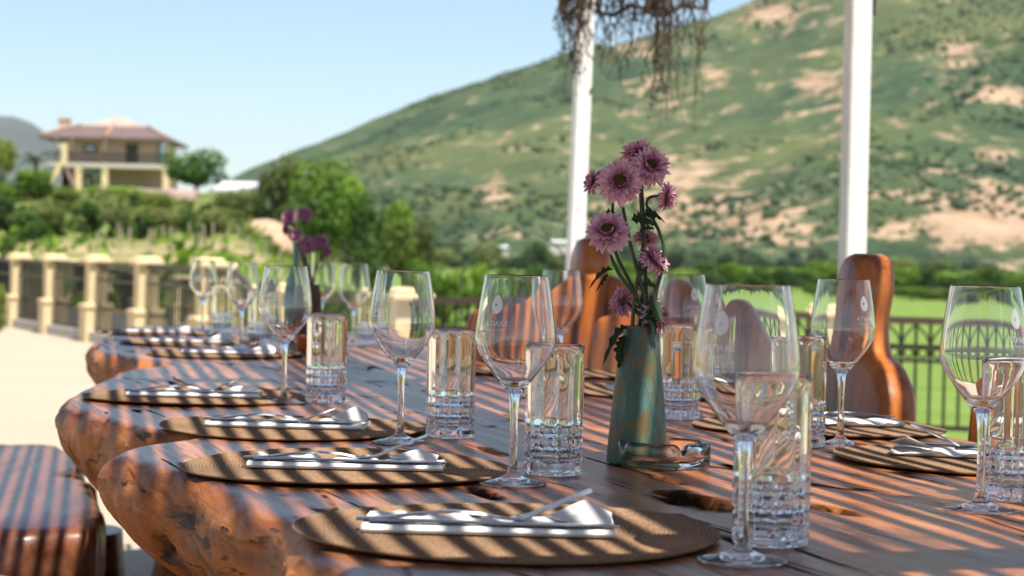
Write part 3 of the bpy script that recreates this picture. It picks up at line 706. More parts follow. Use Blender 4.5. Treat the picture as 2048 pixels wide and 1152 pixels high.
# ------------------------------------------------------------------ railings
def square_post(root, p, rz, capw=0.30, h=0.975):
    z = gz(p.x, p.y); m = MB(); k = capw / 0.30; hs = h / .975
    m.bbox((p.x, p.y, z + .18), (.30 * k, .30 * k, .38), .012, rz); m.bbox((p.x, p.y, z + .40), (.33 * k, .33 * k, .06), .012, rz)
    m.bbox((p.x, p.y, z + .65), (.205 * k, .205 * k, .50), .01, rz); m.bbox((p.x, p.y, z + .905), (.30 * k, .30 * k, .05), .012, rz)
    m.bbox((p.x, p.y, z + .945), (.24 * k, .24 * k, .05), .02, rz)
    m.v = [(x, y, z + (q - z) * hs) for x, y, q in m.v]
    return m.build('post', M['cream'], root)
def rail_panel(root, a, b, bar_me, step=0.105, ornate=False, inset=.12, hs=1.0):
    e = b - a; L = e.length; u = e / L; A, Bq = a + u * inset, b - u * inset
    za, zb = gz(A.x, A.y), gz(Bq.x, Bq.y)
    for zz, r, mt in ((.87, .024, 'rail'), (.69, .014, 'iron'), (.13, .016, 'iron')):
        zz *= hs; m = MB(); ang = math.atan2(u.y, u.x)
        q = Vector((-u.y, u.x, 0)) * r * (1.3 if zz > .8 else 1)
        m.loft([[Vector((A.x, A.y, za + zz)) + q * s1 + Vector((0, 0, r * s2)) for s1, s2 in ((-1, -1), (1, -1), (1, 1), (-1, 1))],
                [Vector((Bq.x, Bq.y, zb + zz)) + q * s1 + Vector((0, 0, r * s2)) for s1, s2 in ((-1, -1), (1, -1), (1, 1), (-1, 1))]])
        m.build('rail', M[mt], root)
    n = max(2, int((L - 2 * inset) / step)); prev = None
    for k in range(n):
        t = (k + .5) / n; p = A + (Bq - A) * t; z = lerp(za, zb, t)
        link_mesh('baluster', bar_me, root, (p.x, p.y, z), None, (1, 1, hs))
        if ornate:
            w_ = (L - 2 * inset) / n
            m = MB(); u3 = Vector((u.x, u.y, 0)); c3 = Vector((p.x, p.y, z))
            if k % 2 == 0:            # two arcs springing from the bar
                for s in (-1, 1):
                    m.tube([c3 + Vector((0, 0, .70)) + u3 * s * .004, c3 + u3 * s * w_ * .25 + Vector((0, 0, .765)), c3 + u3 * s * w_ * .7 + Vector((0, 0, .815)), c3 + u3 * s * w_ + Vector((0, 0, .845))], .008, 5)
                m.build('arch', M['iron'], root)
            else:
                pass
            m = MB(); cc = c3 + u3 * w_ * .5 + Vector((0, 0, .645))
            m.tube([cc + (u3 * math.cos(q * .5236) + Vector((0, 0, 1)) * math.sin(q * .5236)) * .033 for q in range(13)], .009, 5, caps=False)
            m.build('ring', M['iron'], root)
    if ornate:
        m = MB(); q = Vector((-u.y, u.x, 0)) * .012
        m.loft([[Vector((A.x, A.y, za + .59)) + q * s1 + Vector((0, 0, .012 * s2)) for s1, s2 in ((-1, -1), (1, -1), (1, 1), (-1, 1))],
                [Vector((Bq.x, Bq.y, zb + .59)) + q * s1 + Vector((0, 0, .012 * s2)) for s1, s2 in ((-1, -1), (1, -1), (1, 1), (-1, 1))]]); m.build('rail', M['iron'], root)
mb = MB(); mb.tube([(0, 0, .12), (0, 0, .88)], .0115, 6); bar_o = mb.build('baluster', M['iron']); bar_me = bar_o.data; bpy.data.objects.remove(bar_o)
ang = math.atan2(FD.y, FD.x)
RL = empty('terrace_railing', (P5.x, P5.y, 0)); tag(RL, 'brown iron railing between cream posts along the gravel terrace', 'railing')
RL.location = (0, 0, 0)
seq = left_posts + [P7]
for p in left_posts: square_post(RL, p, ang)
square_post(RL, P7, ang, .36)
for a, b in zip(seq, seq[1:]): rail_panel(RL, a, b, bar_me)
for a, b in zip(seq, seq[1:]):
    m = MB(); e = b - a; m.box(((a.x + b.x) / 2, (a.y + b.y) / 2, gz((a.x + b.x) / 2, (a.y + b.y) / 2) + .05), (e.length - .3, .22, .14), math.atan2(e.y, e.x)); m.build('kerb', M['concrete'], RL)
RB = empty('far_railing'); tag(RB, 'second iron railing with cream posts beyond the path', 'railing')
nrm = Vector((FD.y, -FD.x)).normalized() * -1; ud = FD.normalized(); base2 = left_posts[4] + nrm * 2.2
posts2 = [base2 + ud * (-8.36 + 2.08 * j) for j in range(-1, 9)]
for p in posts2: square_post(RB, p, ang, .26, .72)
for a, b in zip(posts2, posts2[1:]): rail_panel(RB, a, b, bar_me, .14, hs=.74)
mb = MB(); q0, q1 = left_posts[0], left_posts[-1] + ud * 1.0
ss = []
for k in range(20):
    p = lerp(q0, q1, k / 19); a = p + nrm * .2; b = p + nrm * 2.1
    ss.append([Vector((a.x, a.y, gz(a.x, a.y) + .03)), Vector((b.x, b.y, gz(b.x, b.y) + .03))])
mb.loft(ss, caps=False, closed=False); o = mb.build('path', M['road']); tag(o, kind='structure')
RR = empty('ornate_railing'); tag(RR, 'ornate iron railing with arches and rings above the meadow', 'railing')
for p in (PM, PR): square_post(RR, p, 0, .24 if p is not PM else .28)
for a, b, orn in ((P7, PM, True), (PM, PR, True), (PR, PE, True), (PE, PE2, False)): rail_panel(RR, a, b, bar_me, .098, orn, .1)
rs = random.Random(9)
for k in range(20):
    t = k / 19; p = lerp(PR2, PE, t * 1.0) + Vector((rs.uniform(-.1, .1), rs.uniform(.15, .6)))
    m = MB(); r = rs.uniform(.07, .13)
    m.lathe([(0.001, -r * .3), (r * .8, -r * .1), (r, r * .25), (r * .7, r * .6), (.001, r * .75)], 9)
    m.v = [(x * rs.uniform(.85, 1.15), y * rs.uniform(.85, 1.15), z * rs.uniform(.85, 1.15)) for x, y, z in m.v]
    o = m.build('stone', M['stone'], smooth=True); o.location = (p.x, p.y, gz(p.x, p.y)); tag(o, 'pale round stone in the row under the ornate railing', 'stone', 'stones edging the meadow')
# thin hoop above the railing
hc = P(1035, 575, 11.6); mb = MB()
pts = [hc + Vector((.33 * math.cos(q), 0, .33 * math.sin(q))) for q in [R(x) for x in range(-5, 186, 10)]]
pts = [Vector((pts[0].x, pts[0].y, 0))] + pts + [Vector((pts[-1].x, pts[-1].y, 0))]
mb.tube(pts, .005, 6); tag(mb.build('garden_hoop', M['dark'], smooth=True), 'thin dark hoop arching above the railing behind the glasses', 'hoop')

# ------------------------------------------------------------------ pergola: posts, beams, reed roof
TH = R(18.5); U = Vector((-math.sin(TH), math.cos(TH), 0)); N = Vector((math.cos(TH), math.sin(TH), 0))
PG = empty('pergola', (1.12, 6.5, 0)); PG.location = (0, 0, 0)
tag(PG, 'white posted pergola whose reed roof stripes the table with shade', 'pergola')
ROOF = 2.32
p1b, p1t = P(1704, 520, 6.5), P(1717, 0, 6.5); p2b, p2t = P(1152, 480, 8.9), P(1172, 0, 8.9)
def lean_post(a, b, wd):
    d = (b - a) / (b.z - a.z); lo = a - d * (a.z + .05); hi = a + d * (ROOF - .13 - a.z); m = MB()
    bb = .006; rr = TH * .9
    def ring(c):
        h = wd / 2; out = []
        for x, y in ((-h, -h + bb), (-h + bb, -h), (h - bb, -h), (h, -h + bb), (h, h - bb), (h - bb, h), (-h + bb, h), (-h, h - bb)):
            q = Vector((x, y, 0)); q.rotate(Matrix.Rotation(rr, 3, 'Z')); out.append(c + q)
        return out
    m.loft([ring(lo), ring((lo + hi) / 2), ring(hi)]); m.build('post', M['white_paint'], PG); return hi
h1 = lean_post(p1b, p1t, .071); h2 = lean_post(p2b, p2t, .068)
bq = p1b + (h1 - p1b) * ((1.845 - p1b.z) / (h1.z - p1b.z)); mb = MB(); mb.box((bq.x + .040, bq.y + .010, 1.85), (.012, .05, .06), TH); mb.tube([(bq.x + .036, bq.y - .005, 1.862), (bq.x + .056, bq.y - .008, 1.862)], .006, 6); mb.build('bracket', M['iron'], PG)
h0 = lean_post(h1 - U * 2.6 - Vector((0, 0, 1)), h1 - U * 2.6, .071)
def beam(a, b, wd=.10, hh=.12):
    e = b - a; m = MB(); m.box((0, 0, 0), (e.length, wd, hh)); o = m.build('beam', M['beam'], PG); o.location = (a + b) / 2; o.rotation_euler.z = math.atan2(e.y, e.x)
beam(Vector((h1.x, h1.y, ROOF - .069)) - U * 7.5 - N * .12, Vector((h2.x, h2.y, ROOF - .069)) - U * .0 - N * .12)
lb = Vector((h1.x, h1.y, ROOF - .069)) - N * 3.4
beam(lb - U * 7.5, lb + U * .4)
for k in range(-3, 1):
    a = Vector((h1.x, h1.y, ROOF - .17)) + U * (k * 2.3 - .4); beam(a + N * .02, a - N * 3.7, .07, .08)
for k in (-2.6, 1):
    q = lb + U * (k * 2.3 - .3); m = MB(); m.box((q.x, q.y, (ROOF - .13) / 2), (.09, .09, ROOF - .13), TH); m.build('post', M['white_paint'], PG)
SA = R(12.0); sdir = Vector((-math.sin(SA), math.cos(SA), 0)); sperp = Vector((math.cos(SA), math.sin(SA), 0))
mb = MB()
for k in range(1):
    mb.tube([(0, -.5, 0), (0.004, -.25, .002), (-.004, 0, -.002), (.003, .25, 0), (0, .5, 0)], .0101, 6)
reed_o = mb.build('reed', M['reed']); reed_me = reed_o.data; bpy.data.objects.remove(reed_o)
rr = random.Random(21)
# unseen wide board added to the roof to keep the front vase in shade
shade_plank_c = Vector((0.40, 1.84, 0))
qv = shade_plank_c.dot(sperp)
q = -1.75; nreed = 0
def y_end(q_):        # oblique far end of the roof
    return lerp(5.0, 6.7, min(1, max(0, (q_ + 0.2) / 1.2)))
hN = h1.x * N.x + h1.y * N.y
while q < 3.4:
    width = rr.choice([1.0, 1.0, 1.15, 0.85, 1.3, 0.9])
    step = rr.uniform(.029, .046)
    q += step
    if abs(q - qv) < .082: continue
    e0 = -2.6; lim = 2.28 if 1.325 < q < 1.70 else 99; e1 = min(lim, y_end(q), (-.04 + hN - q * sperp.dot(N)) / sdir.dot(N)) + rr.uniform(-.08, .08); L = e1 - e0; mid = sperp * q + sdir * (e0 + e1) / 2
    o = link_mesh('reed', reed_me, PG, (mid.x, mid.y, ROOF + .012 + rr.uniform(0, .006)), (0, 0, SA + rr.uniform(-.0022, .0022)), (width, L, width)); nreed += 1
for qq, wp, l0, l1 in ((qv, .125, -1.8, 6.2), (1.415, .16, 2.3, 6.3), (1.600, .17, 2.3, 6.2)):  # out of view, added to block sun from the vase and chair backs
    mb = MB(); mb.box((0, 0, 0), (wp, l1 - l0, .022)); o = mb.build('plank', M['beam'], PG); mid = sperp * qq + sdir * (l0 + l1) / 2; o.location = (mid.x, mid.y, ROOF + .017); o.rotation_euler.z = SA

# dry vines hanging from the beam
def vine(name, px0, px1, ylow, count, seed, label, d=8.2):
    r = random.Random(seed); m = MB(); xs = sorted((px0, px1))
    for k in range(count):
        px = r.uniform(*xs); cen = 1 - abs((px - (px0 + px1) / 2) / ((px1 - px0) / 2)) * .5
        top = P(px, r.uniform(-150, -40), d + r.uniform(-.25, .25)); yl = lerp(30, ylow, r.random() ** 1.5) * lerp(.6, 1, cen)
        bot = P(px + r.uniform(-22, 22), yl, top.y); pts = []; n_ = 7
        for j in range(n_):
            t = j / (n_ - 1); p = top.lerp(bot, t); am = .03 * math.sin(math.pi * min(1, t * 1.1)) + .012
            pts.append(p + Vector((r.uniform(-am, am), r.uniform(-am, am), 0)))
        if r.random() < .25:
            pts.append(pts[-1] + Vector((r.uniform(-.06, .06), 0, -.03))); pts.append(pts[-1] + Vector((r.uniform(-.06, .08), 0, .02)))
        r0 = r.choice([.0025, .003, .004, .007]); m.tube(pts, [lerp(r0, .0015, j / (len(pts) - 1)) for j in range(len(pts))], 4)
        for j in range(r.randrange(3, 8)):
            p = pts[r.randrange(1, len(pts))] + Vector((r.gauss(0, .012), r.gauss(0, .012), r.gauss(0, .04))); s = r.uniform(.008, .024); v = Vector((r.gauss(0, .6), r.gauss(0, .6), r.gauss(0, 1))).normalized(); w_ = v.orthogonal().normalized()
            m.add([p - v * s, p - w_ * s * .35, p + v * s, p + w_ * s * .35], [(0, 1, 2, 3)])
    a, b = P(px0 - 5, 25, d), P(px1 + 5, 18, d)
    m.tube([a + Vector((0, 0, .12)), a, a.lerp(b, .3) + Vector((0, 0, -.015)), a.lerp(b, .6) + Vector((0, 0, .02)), b, b + Vector((0, 0, .15))], .011, 5)
    o = m.build(name, M['vine']); tag(o, label, 'vine', 'dry vines hanging from the pergola')
vine('hanging_vine', 1126, 1176, 228, 58, 1, 'dry vine tangle hanging in front of the far white post')
vine('hanging_vine', 1200, 1300, 190, 42, 2, 'thinnest dry vine tangle, between the two longer ones')
vine('hanging_vine', 1300, 1408, 262, 64, 3, 'longest dry vine tangle, over the hill and clear of posts')

# ------------------------------------------------------------------ the slab table
def loc(p): return (p.x * N.x + p.y * N.y, p.x * U.x + p.y * U.y)     # across, along
TZ = .76
LE = [loc(Vector((x, y, 0))) for x, y in ((.25, .95), (.02, 1.12), (-.10, 1.35), (-.145, 1.5), (-.185, 1.65), (-.257, 1.88), (-.345, 2.08), (-.455, 2.30), (-.475, 2.42), (-.43, 2.56), (-.53, 2.70), (-.625, 2.90), (-.715, 3.12), (-.76, 3.40), (-.785, 3.70), (-.80, 4.02), (-.755, 4.28), (-.86, 4.45), (-1.03, 4.68), (-1.13, 5.0), (-1.20, 5.4), (-1.25, 5.9), (-1.20, 6.3), (-.95, 6.55))]
LE = [(a + .010 * sstep(2.4, 2.9, b) + .055 * sstep(4.3, 5.0, b), b) for a, b in LE]
RE = [loc(Vector((x, y, 0))) for x, y in ((.80, .80), (1.05, 1.15), (1.02, 1.6), (.93, 1.95), (.76, 2.45), (.635, 2.87), (.54, 3.09), (.44, 3.45), (.28, 3.85), (.165, 4.25), (.06, 4.6), (-.10, 5.0), (-.22, 5.5), (-.36, 6.0), (-.55, 6.45), (-.80, 6.62))]
def spl(pts, t):
    pts = sorted(pts, key=lambda p: p[1])
    if t <= pts[0][1]: return pts[0][0]
    for i in range(len(pts) - 1):
        if t <= pts[i + 1][1]:
            p0 = pts[max(i - 1, 0)]; p1, p2 = pts[i], pts[i + 1]; p3 = pts[min(i + 2, len(pts) - 1)]
            h = p2[1] - p1[1]; u = (t - p1[1]) / h
            m1 = (p2[0] - p0[0]) / max(1e-6, p2[1] - p0[1]) * h; m2 = (p3[0] - p1[0]) / max(1e-6, p3[1] - p1[1]) * h
            m1 = max(-.5, min(.5, m1)); m2 = max(-.5, min(.5, m2))
            return (2 * u ** 3 - 3 * u * u + 1) * p1[0] + (u ** 3 - 2 * u * u + u) * m1 + (-2 * u ** 3 + 3 * u * u) * p2[0] + (u ** 3 - u * u) * m2
    return pts[-1][0]
HOLES = []
for px, py, ra, rl, dp in ((1400, 1003, .028, .075, .022), (1665, 1020, .012, .04, .012), (960, 985, .012, .045, .010), (985, 902, .006, .06, .010), (1340, 960, .008, .05, .006), (1560, 975, .006, .05, .006), (1450, 770, .010, .05, .008)):
    a_, b_ = loc(T(px, py, TZ)); HOLES.append((a_, b_, ra, rl, dp))
def table():
    TB = empty('slab_table', (0.3, 3.2, 0), TH); tag(TB, 'long varnished live edge slab table laid for a meal', 'table')
    oa, ol = loc(Vector((.3, 3.2, 0)))
    t0, t1 = max(min(p[1] for p in LE), min(p[1] for p in RE)) - .0, min(max(p[1] for p in LE), max(p[1] for p in RE))
    t0 = min(p[1] for p in LE) + .02
    NT = 620; NTOP = 190
    vs, hol = [], []; npf = None
    for i in range(NT):
        u = i / (NT - 1); t = t0 + (t1 - t0) * u ** 1.25
        endk = min(1, (t - t0) / .16, (t1 - t) / .2); endk = math.sqrt(max(0, 1 - (1 - max(endk, 0)) ** 2))
        L, Rr = spl(LE, t), spl(RE, t); cen = (L + Rr) / 2; hw = (Rr - L) / 2 * max(.03, endk); L, Rr = cen - hw, cen + hw
        row = []
        th = .20 + .035 * noise.noise(Vector((0, t * 2.3, 4)))
        # edge profile, from the underside up: (inset from the outline, drop below the top, lump weight)
        for side in (0, 1):
            seq_ = []
            for k in range(40):
                q = k / 39
                if q < .30: w_ = q / .30; seq_.append((lerp(.30, .10, w_), lerp(th + .03, th - .02, w_), .6 + .4 * w_))
                elif q < .66: w_ = (q - .30) / .36; seq_.append((.10 * (1 - math.sin(w_ * math.pi / 2)) , lerp(th - .02, .032, w_), 1.0))
                else: w_ = (q - .66) / .34; a_ = w_ * math.pi / 2; seq_.append((.034 * (1 - math.cos(a_)), .032 * (1 - math.sin(a_)), (1 - w_) ** .8))
            if side == 0:
                for ins, dr, lw in seq_: row.append((L + ins * min(1, hw * 4), TZ - dr, lw))
                for k in range(1, NTOP): row.append((lerp(L + .034 * min(1, hw * 4), Rr - .034 * min(1, hw * 4), k / NTOP), TZ, 0))
            else:
                for ins, dr, lw in reversed(seq_): row.append((Rr - ins * min(1, hw * 4), TZ - dr, lw))
        npf = len(row)
        for k, (x, z, side) in enumerate(row):
            h = 0
            edge = 1 - sstep(.0, .06, min(x - L, Rr - x))
            if side == 0:
                pass
                z += .0010 * noise.fractal(Vector((x * 18, t * 5, 2)), 1, 2, 3)
                for a_, b_, ra, rl, dp in HOLES:
                    dd = math.hypot((x - a_) / ra, (t - b_) / rl)
                    if dd < 2.2:
                        dd += .55 * noise.fractal(Vector((x * 60, t * 26, 7)), .8, 2.2, 3)
                        kk = 1 - sstep(.65, 1.1, dd); z -= dp * kk; h = max(h, 1 - sstep(1.0, 1.5, dd))
            else:
                lump = noise.fractal(Vector((x * 4, t * 4.5, z * 5)), 1.2, 2.1, 3); f2 = noise.noise(Vector((x * 19, t * 13, z * 11 + 5)))
                rdg = noise.fractal(Vector((x * 22, t * 15, z * 6 + 3)), .9, 2.2, 4)
                amt = side * (.026 * (lump - .35) + .005 * f2 + .010 * rdg); sgn = -1 if k < 40 else 1
                x += sgn * amt; z += .012 * f2 * side * (1 if z < TZ - .03 else 0.2)
                pit = noise.noise(Vector((x * 24, t * 20, z * 26 + 11)))
                if pit > .42 and z < TZ - .045:
                    x -= sgn * .09 * (pit - .42); h = min(1, (pit - .42) * 7)
            vs.append((x - oa, t - ol, z)); hol.append(h)
    fs = []
    for i in range(NT - 1):
        for k in range(npf):
            k2 = (k + 1) % npf; fs.append((i * npf + k, i * npf + k2, (i + 1) * npf + k2, (i + 1) * npf + k))
    fs.append(tuple(range(npf))); fs.append(tuple(range((NT - 1) * npf + npf - 1, (NT - 1) * npf - 1, -1)))
    fs = [f[::-1] for f in fs]
    m = MB(); m.add(vs, fs); o = m.build('slab', M['slab'], TB, smooth=True)
    A = o.data.attributes.new('hollow', 'FLOAT', 'POINT'); A.data.foreach_set('value', hol)
    for k, (la, ll) in enumerate(((.92, 1.75), (1.0, 3.4), (1.02, 5.3))):
        m = MB(); rings = []
        for z, r in ((0, .30), (.06, .27), (.3, .22), (.5, .25), (.60, .28)):
            rings.append([Vector((la - oa + r * (1 + .12 * math.sin(3 * q + k) + .06 * math.sin(7 * q)) * math.cos(q), ll - ol + r * .8 * (1 + .12 * math.sin(2 * q)) * math.sin(q), z)) for q in [j * math.pi / 14 for j in range(28)]])
        m.loft(rings); m.build('trunk_leg', M['slab'], TB, smooth=True, angle=50)
table()

# ------------------------------------------------------------------ log benches
def bench(outline_px, label, seed, z=.45, th=.22):
    pts = [T(px, py, z) for px, py in outline_px]; cx = sum(p.x for p in pts) / len(pts); cy = sum(p.y for p in pts) / len(pts)
    B = empty('log_bench', (cx, cy, 0)); tag(B, label, 'bench', 'log benches along the table')
    # resample outline
    n = 120; seg = []; tot = 0
    for a, b in zip(pts, pts[1:] + pts[:1]): seg.append((b - a).length); tot += seg[-1]
    out = []
    for k in range(n):
        s = k / n * tot; i = 0
        while s > seg[i]: s -= seg[i]; i += 1
        p = pts[i].lerp(pts[(i + 1) % len(pts)], s / seg[i])
        sc_ = .022 * noise.noise(Vector((p.x * 6, p.y * 6, seed))) + .016 * math.sin(k * 1.25 + seed)
        d = Vector((p.x - cx, p.y - cy, 0)).normalized(); out.append(Vector((p.x - cx, p.y - cy, 0)) + d * sc_)
    m = MB(); rings = []
    for zz, k in ((z - th, -.05), (z - th * .8, -.012), (z - th * .5, .006), (z - .05, .006), (z - .018, -.004), (z - .005, -.02), (z, -.05)):
        rings.append([Vector((p.x, p.y, zz)) + Vector((p.x, p.y, 0)).normalized() * (k + .012 * noise.noise(Vector((p.x * 5, p.y * 5, zz * 14)))) for p in out])
    for k in (.72, .42, .12): rings.append([Vector((p.x * k, p.y * k, z + .002 * noise.noise(Vector((p.x * 9 * k, p.y * 4 * k, seed))))) for p in out])
    m.loft(rings); m.build('seat', M['bench'], B, smooth=True)
    ys = sorted(p.y for p in out); 
    for yy in (ys[0] * .6, ys[-1] * .6):
        m = MB(); m.lathe([(.17, 0), (.16, .1), (.15, z - th + .02)], 18, (0, yy, 0), caps=True); m.build('leg', M['bench'], B, smooth=True, angle=40)
bench([(-330, 1058), (150, 1060), (190, 1056), (208, 1030), (190, 985), (172, 945), (150, 910), (118, 890), (60, 885), (-60, 884), (-330, 886)], 'dark log bench beside the table, its sunlit stripes in full view', 3)
bench([(-420, 1560), (60, 1560), (100, 1480), (112, 1320), (105, 1200), (82, 1160), (40, 1143), (-60, 1140), (-420, 1150)], 'log bench of which only a rounded end shows at the corner', 8)

# ------------------------------------------------------------------ carved chairs
def chair(cx, cy, prof, label, rz=0.0, th=.062, name='carved_chair'):
    """prof: list of (s, z); s along the back from the near end (-) to the far end (+)"""
    C_ = empty(name, (cx, cy, 0), TH + rz); tag(C_, label, 'chair', 'carved chairs along the table')
    # local: y along the table edge, x away from the table
    n = len(prof); cs = sum(p[0] for p in prof) / n; czz = sum(p[1] for p in prof) / n
    # smooth outline (Catmull-Rom)
    fine = []
    for i in range(n):
        p0, p1, p2, p3 = (Vector(prof[(i + k) % n]) for k in (-1, 0, 1, 2))
        for q in range(6):
            t = q / 6; fine.append(.5 * ((2 * p1) + (p2 - p0) * t + (2 * p0 - 5 * p1 + 4 * p2 - p3) * t * t + (3 * p1 - p0 - 3 * p2 + p3) * t ** 3))
    m = MB(); rings = []
    def tilt(z): return .10 * max(0, z - .45)
    nf = len(fine)
    nrm2 = []
    for i in range(nf):
        e = fine[(i + 1) % nf] - fine[i - 1]; nrm2.append(Vector((e.y, -e.x)).normalized() if e.length > 1e-6 else Vector((0, 0)))
    ar = sum(fine[i].x * fine[(i + 1) % nf].y - fine[(i + 1) % nf].x * fine[i].y for i in range(nf))
    sg = 1 if ar > 0 else -1
    b = .014
    for x, k in ((-th / 2, b), (-th / 2 + b * .35, b * .35), (-th / 2 + b, 0), (th / 2 - b, 0), (th / 2 - b * .35, b * .35), (th / 2, b)):
        rings.append([Vector((x + tilt(p.y), p.x - sg * nr.x * k, p.y - sg * nr.y * k)) for p, nr in zip(fine, nrm2)])
    if sg > 0: rings = rings
    m.loft(rings); o = m.build('backrest', M['chair'], C_, smooth=True, angle=50)
    m = MB(); m.bbox((-.20, 0, .43), (.36, .32, .06), .015); m.build('seat', M['chair'], C_, smooth=True, angle=40)
    for sx in (-.34, -.06):
        for sy in (-.12, .12):
            m = MB(); m.box((sx, sy, .2), (.055, .055, .40), taper=1.0); m.build('leg', M['chair'], C_)
def on_chairline(px, d):
    v = ray(px, 600); return v.x * d, d
VI = [(-.15, .40), (.15, .40), (.17, .55), (.20, .70), (.195, .80), (.15, .855), (.085, .88), (.06, .93), (.062, .99), (.035, 1.04), (-.035, 1.04), (-.065, .99), (-.06, .93), (-.085, .88), (-.15, .855), (-.195, .80), (-.20, .70), (-.17, .55)]
VI = [(a * .80 - .03 if z > .87 else a, z) for a, z in VI]
x, y = on_chairline(1722, 3.42); chair(x - .055, y, [(s, z * (1 if z < .9 else 1.0) - .025) for s, z in VI], 'carved chair with tall round headed back before the near white post', th=.072)
x, y = on_chairline(1128, 4.85); chair(x, y, [(s, z + (.01 if z > .9 else 0)) for s, z in VI], 'carved chair with upright tab in front of the far white post', th=.075)
HUMP = [(-.15, .40), (.15, .40), (.185, .60), (.20, .78), (.195, .865), (.155, .885), (.11, .895), (.07, .925), (.035, .957), (0, .965), (-.035, .957), (-.07, .925), (-.11, .895), (-.155, .885), (-.195, .865), (-.20, .78), (-.185, .6)]
ONE = [(-.16, .40), (.16, .40), (.19, .60), (.20, .80), (.17, .835), (.11, .85), (.06, .89), (.025, .925), (-.005, .932), (-.04, .92), (-.075, .885), (-.115, .85), (-.17, .835), (-.205, .80), (-.19, .6)]
x, y = on_chairline(1205, 4.55); chair(x - .03, y, [(s * 1.5, z + .005) for s, z in HUMP], 'carved chair with humped back seen to the left of the vase', rz=.95)
x, y = on_chairline(1345, 4.15); chair(x - .02, y, HUMP, 'carved chair with humped back seen between the vase and the largest wine glass', rz=.55)
x, y = on_chairline(1462, 3.80); chair(x - .02, y, ONE, 'carved chair with one low hump seen through the largest wine glass', rz=.62)
x, y = on_chairline(2080, 2.98); chair(x, y, [(s, z - .01) for s, z in ONE], 'carved chair cut off by the right edge of the photo')

# ------------------------------------------------------------------ glassware
def cr(pts, sub=5):
    pts = [Vector(p) for p in pts]; out = []
    for i in range(len(pts) - 1):
        p0, p1, p2, p3 = pts[max(i - 1, 0)], pts[i], pts[i + 1], pts[min(i + 2, len(pts) - 1)]
        for q in range(sub):
            t = q / sub; out.append(.5 * ((2 * p1) + (p2 - p0) * t + (2 * p0 - 5 * p1 + 4 * p2 - p3) * t * t + (3 * p1 - p0 - 3 * p2 + p3) * t ** 3))
    out.append(pts[-1]); return [(max(p.x, .0002), p.y) for p in out]
BOWL_OUT = cr([(.0072, .096), (.0110, .1005), (.0215, .1130), (.0330, .1290), (.0400, .1415), (.0423, .1500), (.0425, .1565), (.0410, .172), (.0380, .194), (.0347, .2140), (.0334, .2196)], 5)
def inner_wall(o):
    out = []
    for i in range(len(o) - 1, -1, -1):
        a, b = o[max(i - 1, 0)], o[min(i + 1, len(o) - 1)]; t = Vector((b[0] - a[0], b[1] - a[1])).normalized()
        r, z = o[i]
        if r < .0150 and z < .12: continue
        th = lerp(.0016, .0009, sstep(.104, .128, z)); out.append((r - t.y * th, z + t.x * th))
    return [(.0330, .2200)] + out + cr([out[-1], (.0090, .1068), (.0045, .1052), (.0003, .1048)], 4)[1:]
BOWL_IN = inner_wall(BOWL_OUT)
STEM = cr([(.0056, .0135), (.0047, .022), (.0041, .040), (.0040, .060), (.0044, .078), (.0055, .089), (.0072, .096)], 4)
FOOT = [(.0003, .0009), (.030, .0006), (.0352, .0002), (.0362, .0010), (.0355, .0019)] + cr([(.030, .0028), (.020, .0046), (.011, .0078), (.0072, .0105), (.0056, .0135)], 4)
def brad(z):
    for (r0, z0), (r1, z1) in zip(BOWL_OUT, BOWL_OUT[1:]):
        if z0 <= z <= z1: return lerp(r0, r1, (z - z0) / max(1e-9, z1 - z0))
    return .0424
def text_mesh(txt, size):
    cu = bpy.data.curves.new('letters', 'FONT'); cu.body = txt; cu.size = size; cu.align_x = 'CENTER'; cu.resolution_u = 3; cu.space_character = 1.1
    o = bpy.data.objects.new('letters', cu); COL.objects.link(o); dg = bpy.context.evaluated_depsgraph_get()
    me = bpy.data.meshes.new_from_object(o.evaluated_get(dg)); v = [tuple(x.co) for x in me.vertices]; f = [tuple(p.vertices) for p in me.polygons]
    bpy.data.objects.remove(o); bpy.data.meshes.remove(me); return v, f
def wrap(vs, z0):
    out = []
    for x, y, _ in vs:
        z = z0 + y; r = brad(z) + .00025; a = -x / brad(z0); out.append((r * math.sin(a), r * math.cos(a), z))
    return out
def make_glass():
    G = empty('wine_glass')
    MB().lathe(FOOT, 64).build('foot', M['glass'], G, smooth=True)
    MB().lathe(STEM, 48).build('stem', M['glass'], G, smooth=True)
    MB().lathe(BOWL_OUT + BOWL_IN, 96).build('bowl', M['glass'], G, smooth=True)
    return G
v1, f1 = text_mesh('SANTA', .0085); v2, f2 = text_mesh('COLCHAGUA', .0034)
def logo(G, ang):
    m = MB(); m.add(wrap(v1, .1645), f1); m.add(wrap(v2, .1595), f2)
    o = m.build('lettering', M['etch'], G); o.rotation_euler.z = ang
    m = MB(); n = 28; cz = .187
    outer = [(.0068 * math.sin(k * 2 * math.pi / n) * (1 if math.cos(k * 2 * math.pi / n) < 0 else 1 - .45 * math.cos(k * 2 * math.pi / n) ** 2), .0092 * math.cos(k * 2 * math.pi / n) * (1.25 if math.cos(k * 2 * math.pi / n) > 0 else 1), 0) for k in range(n)]
    inner = []
    for k in range(n):
        q = k * 2 * math.pi / n; inner.append((.0016 * math.sin(q) + .0012, .0020 * math.cos(q) + .0005, 0))
    m.add(wrap(outer + inner, cz), [(k, (k + 1) % n, n + (k + 1) % n, n + k) for k in range(n)])
    o = m.build('emblem', M['etch'], G); o.rotation_euler.z = ang
GL = make_glass(); first_g = True
